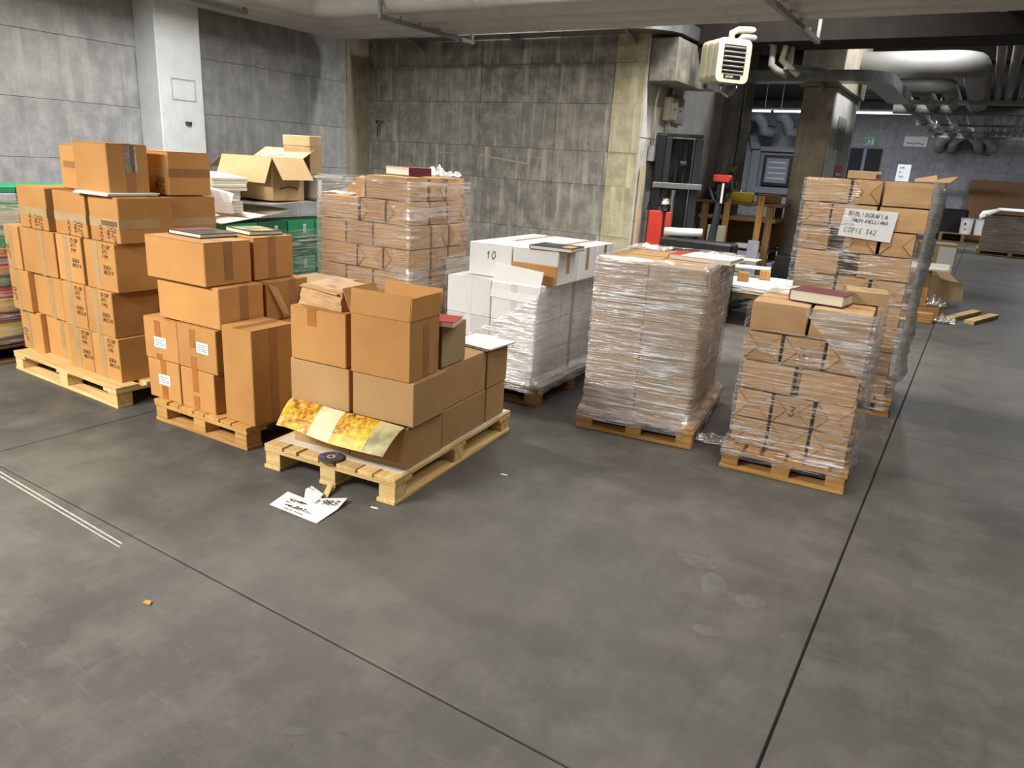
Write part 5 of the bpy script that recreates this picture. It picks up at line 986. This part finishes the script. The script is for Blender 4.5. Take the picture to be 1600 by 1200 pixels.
crumple(RF, -.26, 10.45, .145, .24, .26, .22, 'clear plastic bag beside the broken wooden stand', 'filmX', 41, 'plastic_bag'); crumple(RF, -.12, 10.2, 0, .24, .2, .14, 'clear plastic bag on the floor at the base of the broken stand', 'filmX', 43, 'plastic_bag')
o = carton(RF.rel(-.40, 11.6), -.25, .20, -.2, .2, .45, .85, 'tan carton with a white handwritten sheet behind the tall stack', None, 'card3', rot=8, seam='u', labels=[('F', .52, .08, .20, .33, 'paper')], writes=[('F', .6, .55, .045, ['~~', '~~~', '~~'], False, 'inkb')])
bb('support_carton', 'low tan carton under the carton with the handwritten sheet', 'carton', -.42, 11.6, 0, .5, .45, .448, 'card3', 4)
# far right load, cans, trestle
fr_ = RF.rel(.05, 22.2)
o = pallet(fr_, 1.5, 1.2, 'u', 'u', 'pale pallet under the flat load near the far wall', 'pine', 5); 
for k in range(9): bb('flat_sheets', f'tan bundle of flat cardboard in the far load, {["first","second","third","fourth","fifth","sixth","seventh","eighth","ninth"][k]} from the bottom', 'cardboard', .8, 22.8, .131 + .095 * k, 1.42, 1.1, .094, 'card3', RND.uniform(-.6, .6), .006)['group'] = 'flat cardboard bundles of the far load'
film(fr_, .06, 1.46, .04, 1.16, .14, .98, 'clear film round the flat cardboard load near the far wall', 'film', .0, du=.03, dw=.03)
bent(fr_, [[(-.08 + .4 * i, .0, .99 + .10 * (i > 0) - .14 * (i == 0)) for i in range(5)], [(-.1 + .4 * i, .6, 1.02 + .12 * (i > 0) - .1 * (i == 0)) for i in range(5)], [(-.05 + .4 * i, 1.1, 1.02 + .1 * (i > 0)) for i in range(5)]], 'white sheets draped over the far cardboard load', 'paper', 'paper', 'draped_sheets', .02)
pallet(RF.rel(-1.0, 26.3), 1.3, .8, 'u', 'u', 'dark small pallet under the two paint cans at the far wall', 'oldwood', 5, H=.25)
for k, (u, nm) in enumerate(((-.33, 'spotted'), (.05, 'plain'))):
    o = grp('paint_can', f'white paint bucket by the far wall, the {nm} one', 'bucket', u, 26.6, .252, 0, 'white paint buckets'); MB().tube([(0, 0, 0), (0, 0, .44)], [.15, .17], 20).build('bucket', 'paper', o, smooth=False); MB().tube([(0, 0, .4402), (0, 0, .47)], .178, 20).build('lid', 'lav', o)
    if k == 0: MB().box(-.06, -.02, -.19, -.165, .28, .34).box(-.03, .0, -.185, -.163, .14, .18).build('spot', 'black', o)
bb('black_heap', 'dark bin standing behind the paint buckets', 'bin', -.75, 27.2, 0, .8, .5, .95, 'black', 0, .05)

# ------------------------------------------------------------------ put every top-level object's origin at its own base
bpy.context.view_layer.update()
kids = {}
for o in COL.objects:
    if o.parent: kids.setdefault(o.parent.name, []).append(o)
def bounds(o, acc, mw):
    if o.type == 'MESH':
        acc += [mw @ Vector(c) for c in o.bound_box]
    for k in kids.get(o.name, []): bounds(k, acc, mw @ k.matrix_basis)
for o in list(COL.objects):
    if o.parent or o.type not in ('MESH', 'EMPTY') or o.get('kind') == 'structure': continue
    pts = []; bounds(o, pts, Matrix())
    if not pts: continue
    lo = [min(p[i] for p in pts) for i in range(3)]; hi = [max(p[i] for p in pts) for i in range(3)]
    c = Vector(((lo[0] + hi[0]) / 2, (lo[1] + hi[1]) / 2, lo[2]))
    if c.length < 0.02 or (o.type == 'MESH' and o.data.users > 1): continue
    o.location = o.matrix_basis @ c
    if o.type == 'MESH': o.data.transform(Matrix.Translation(-c))
    for k in kids.get(o.name, []): k.location = k.location - c
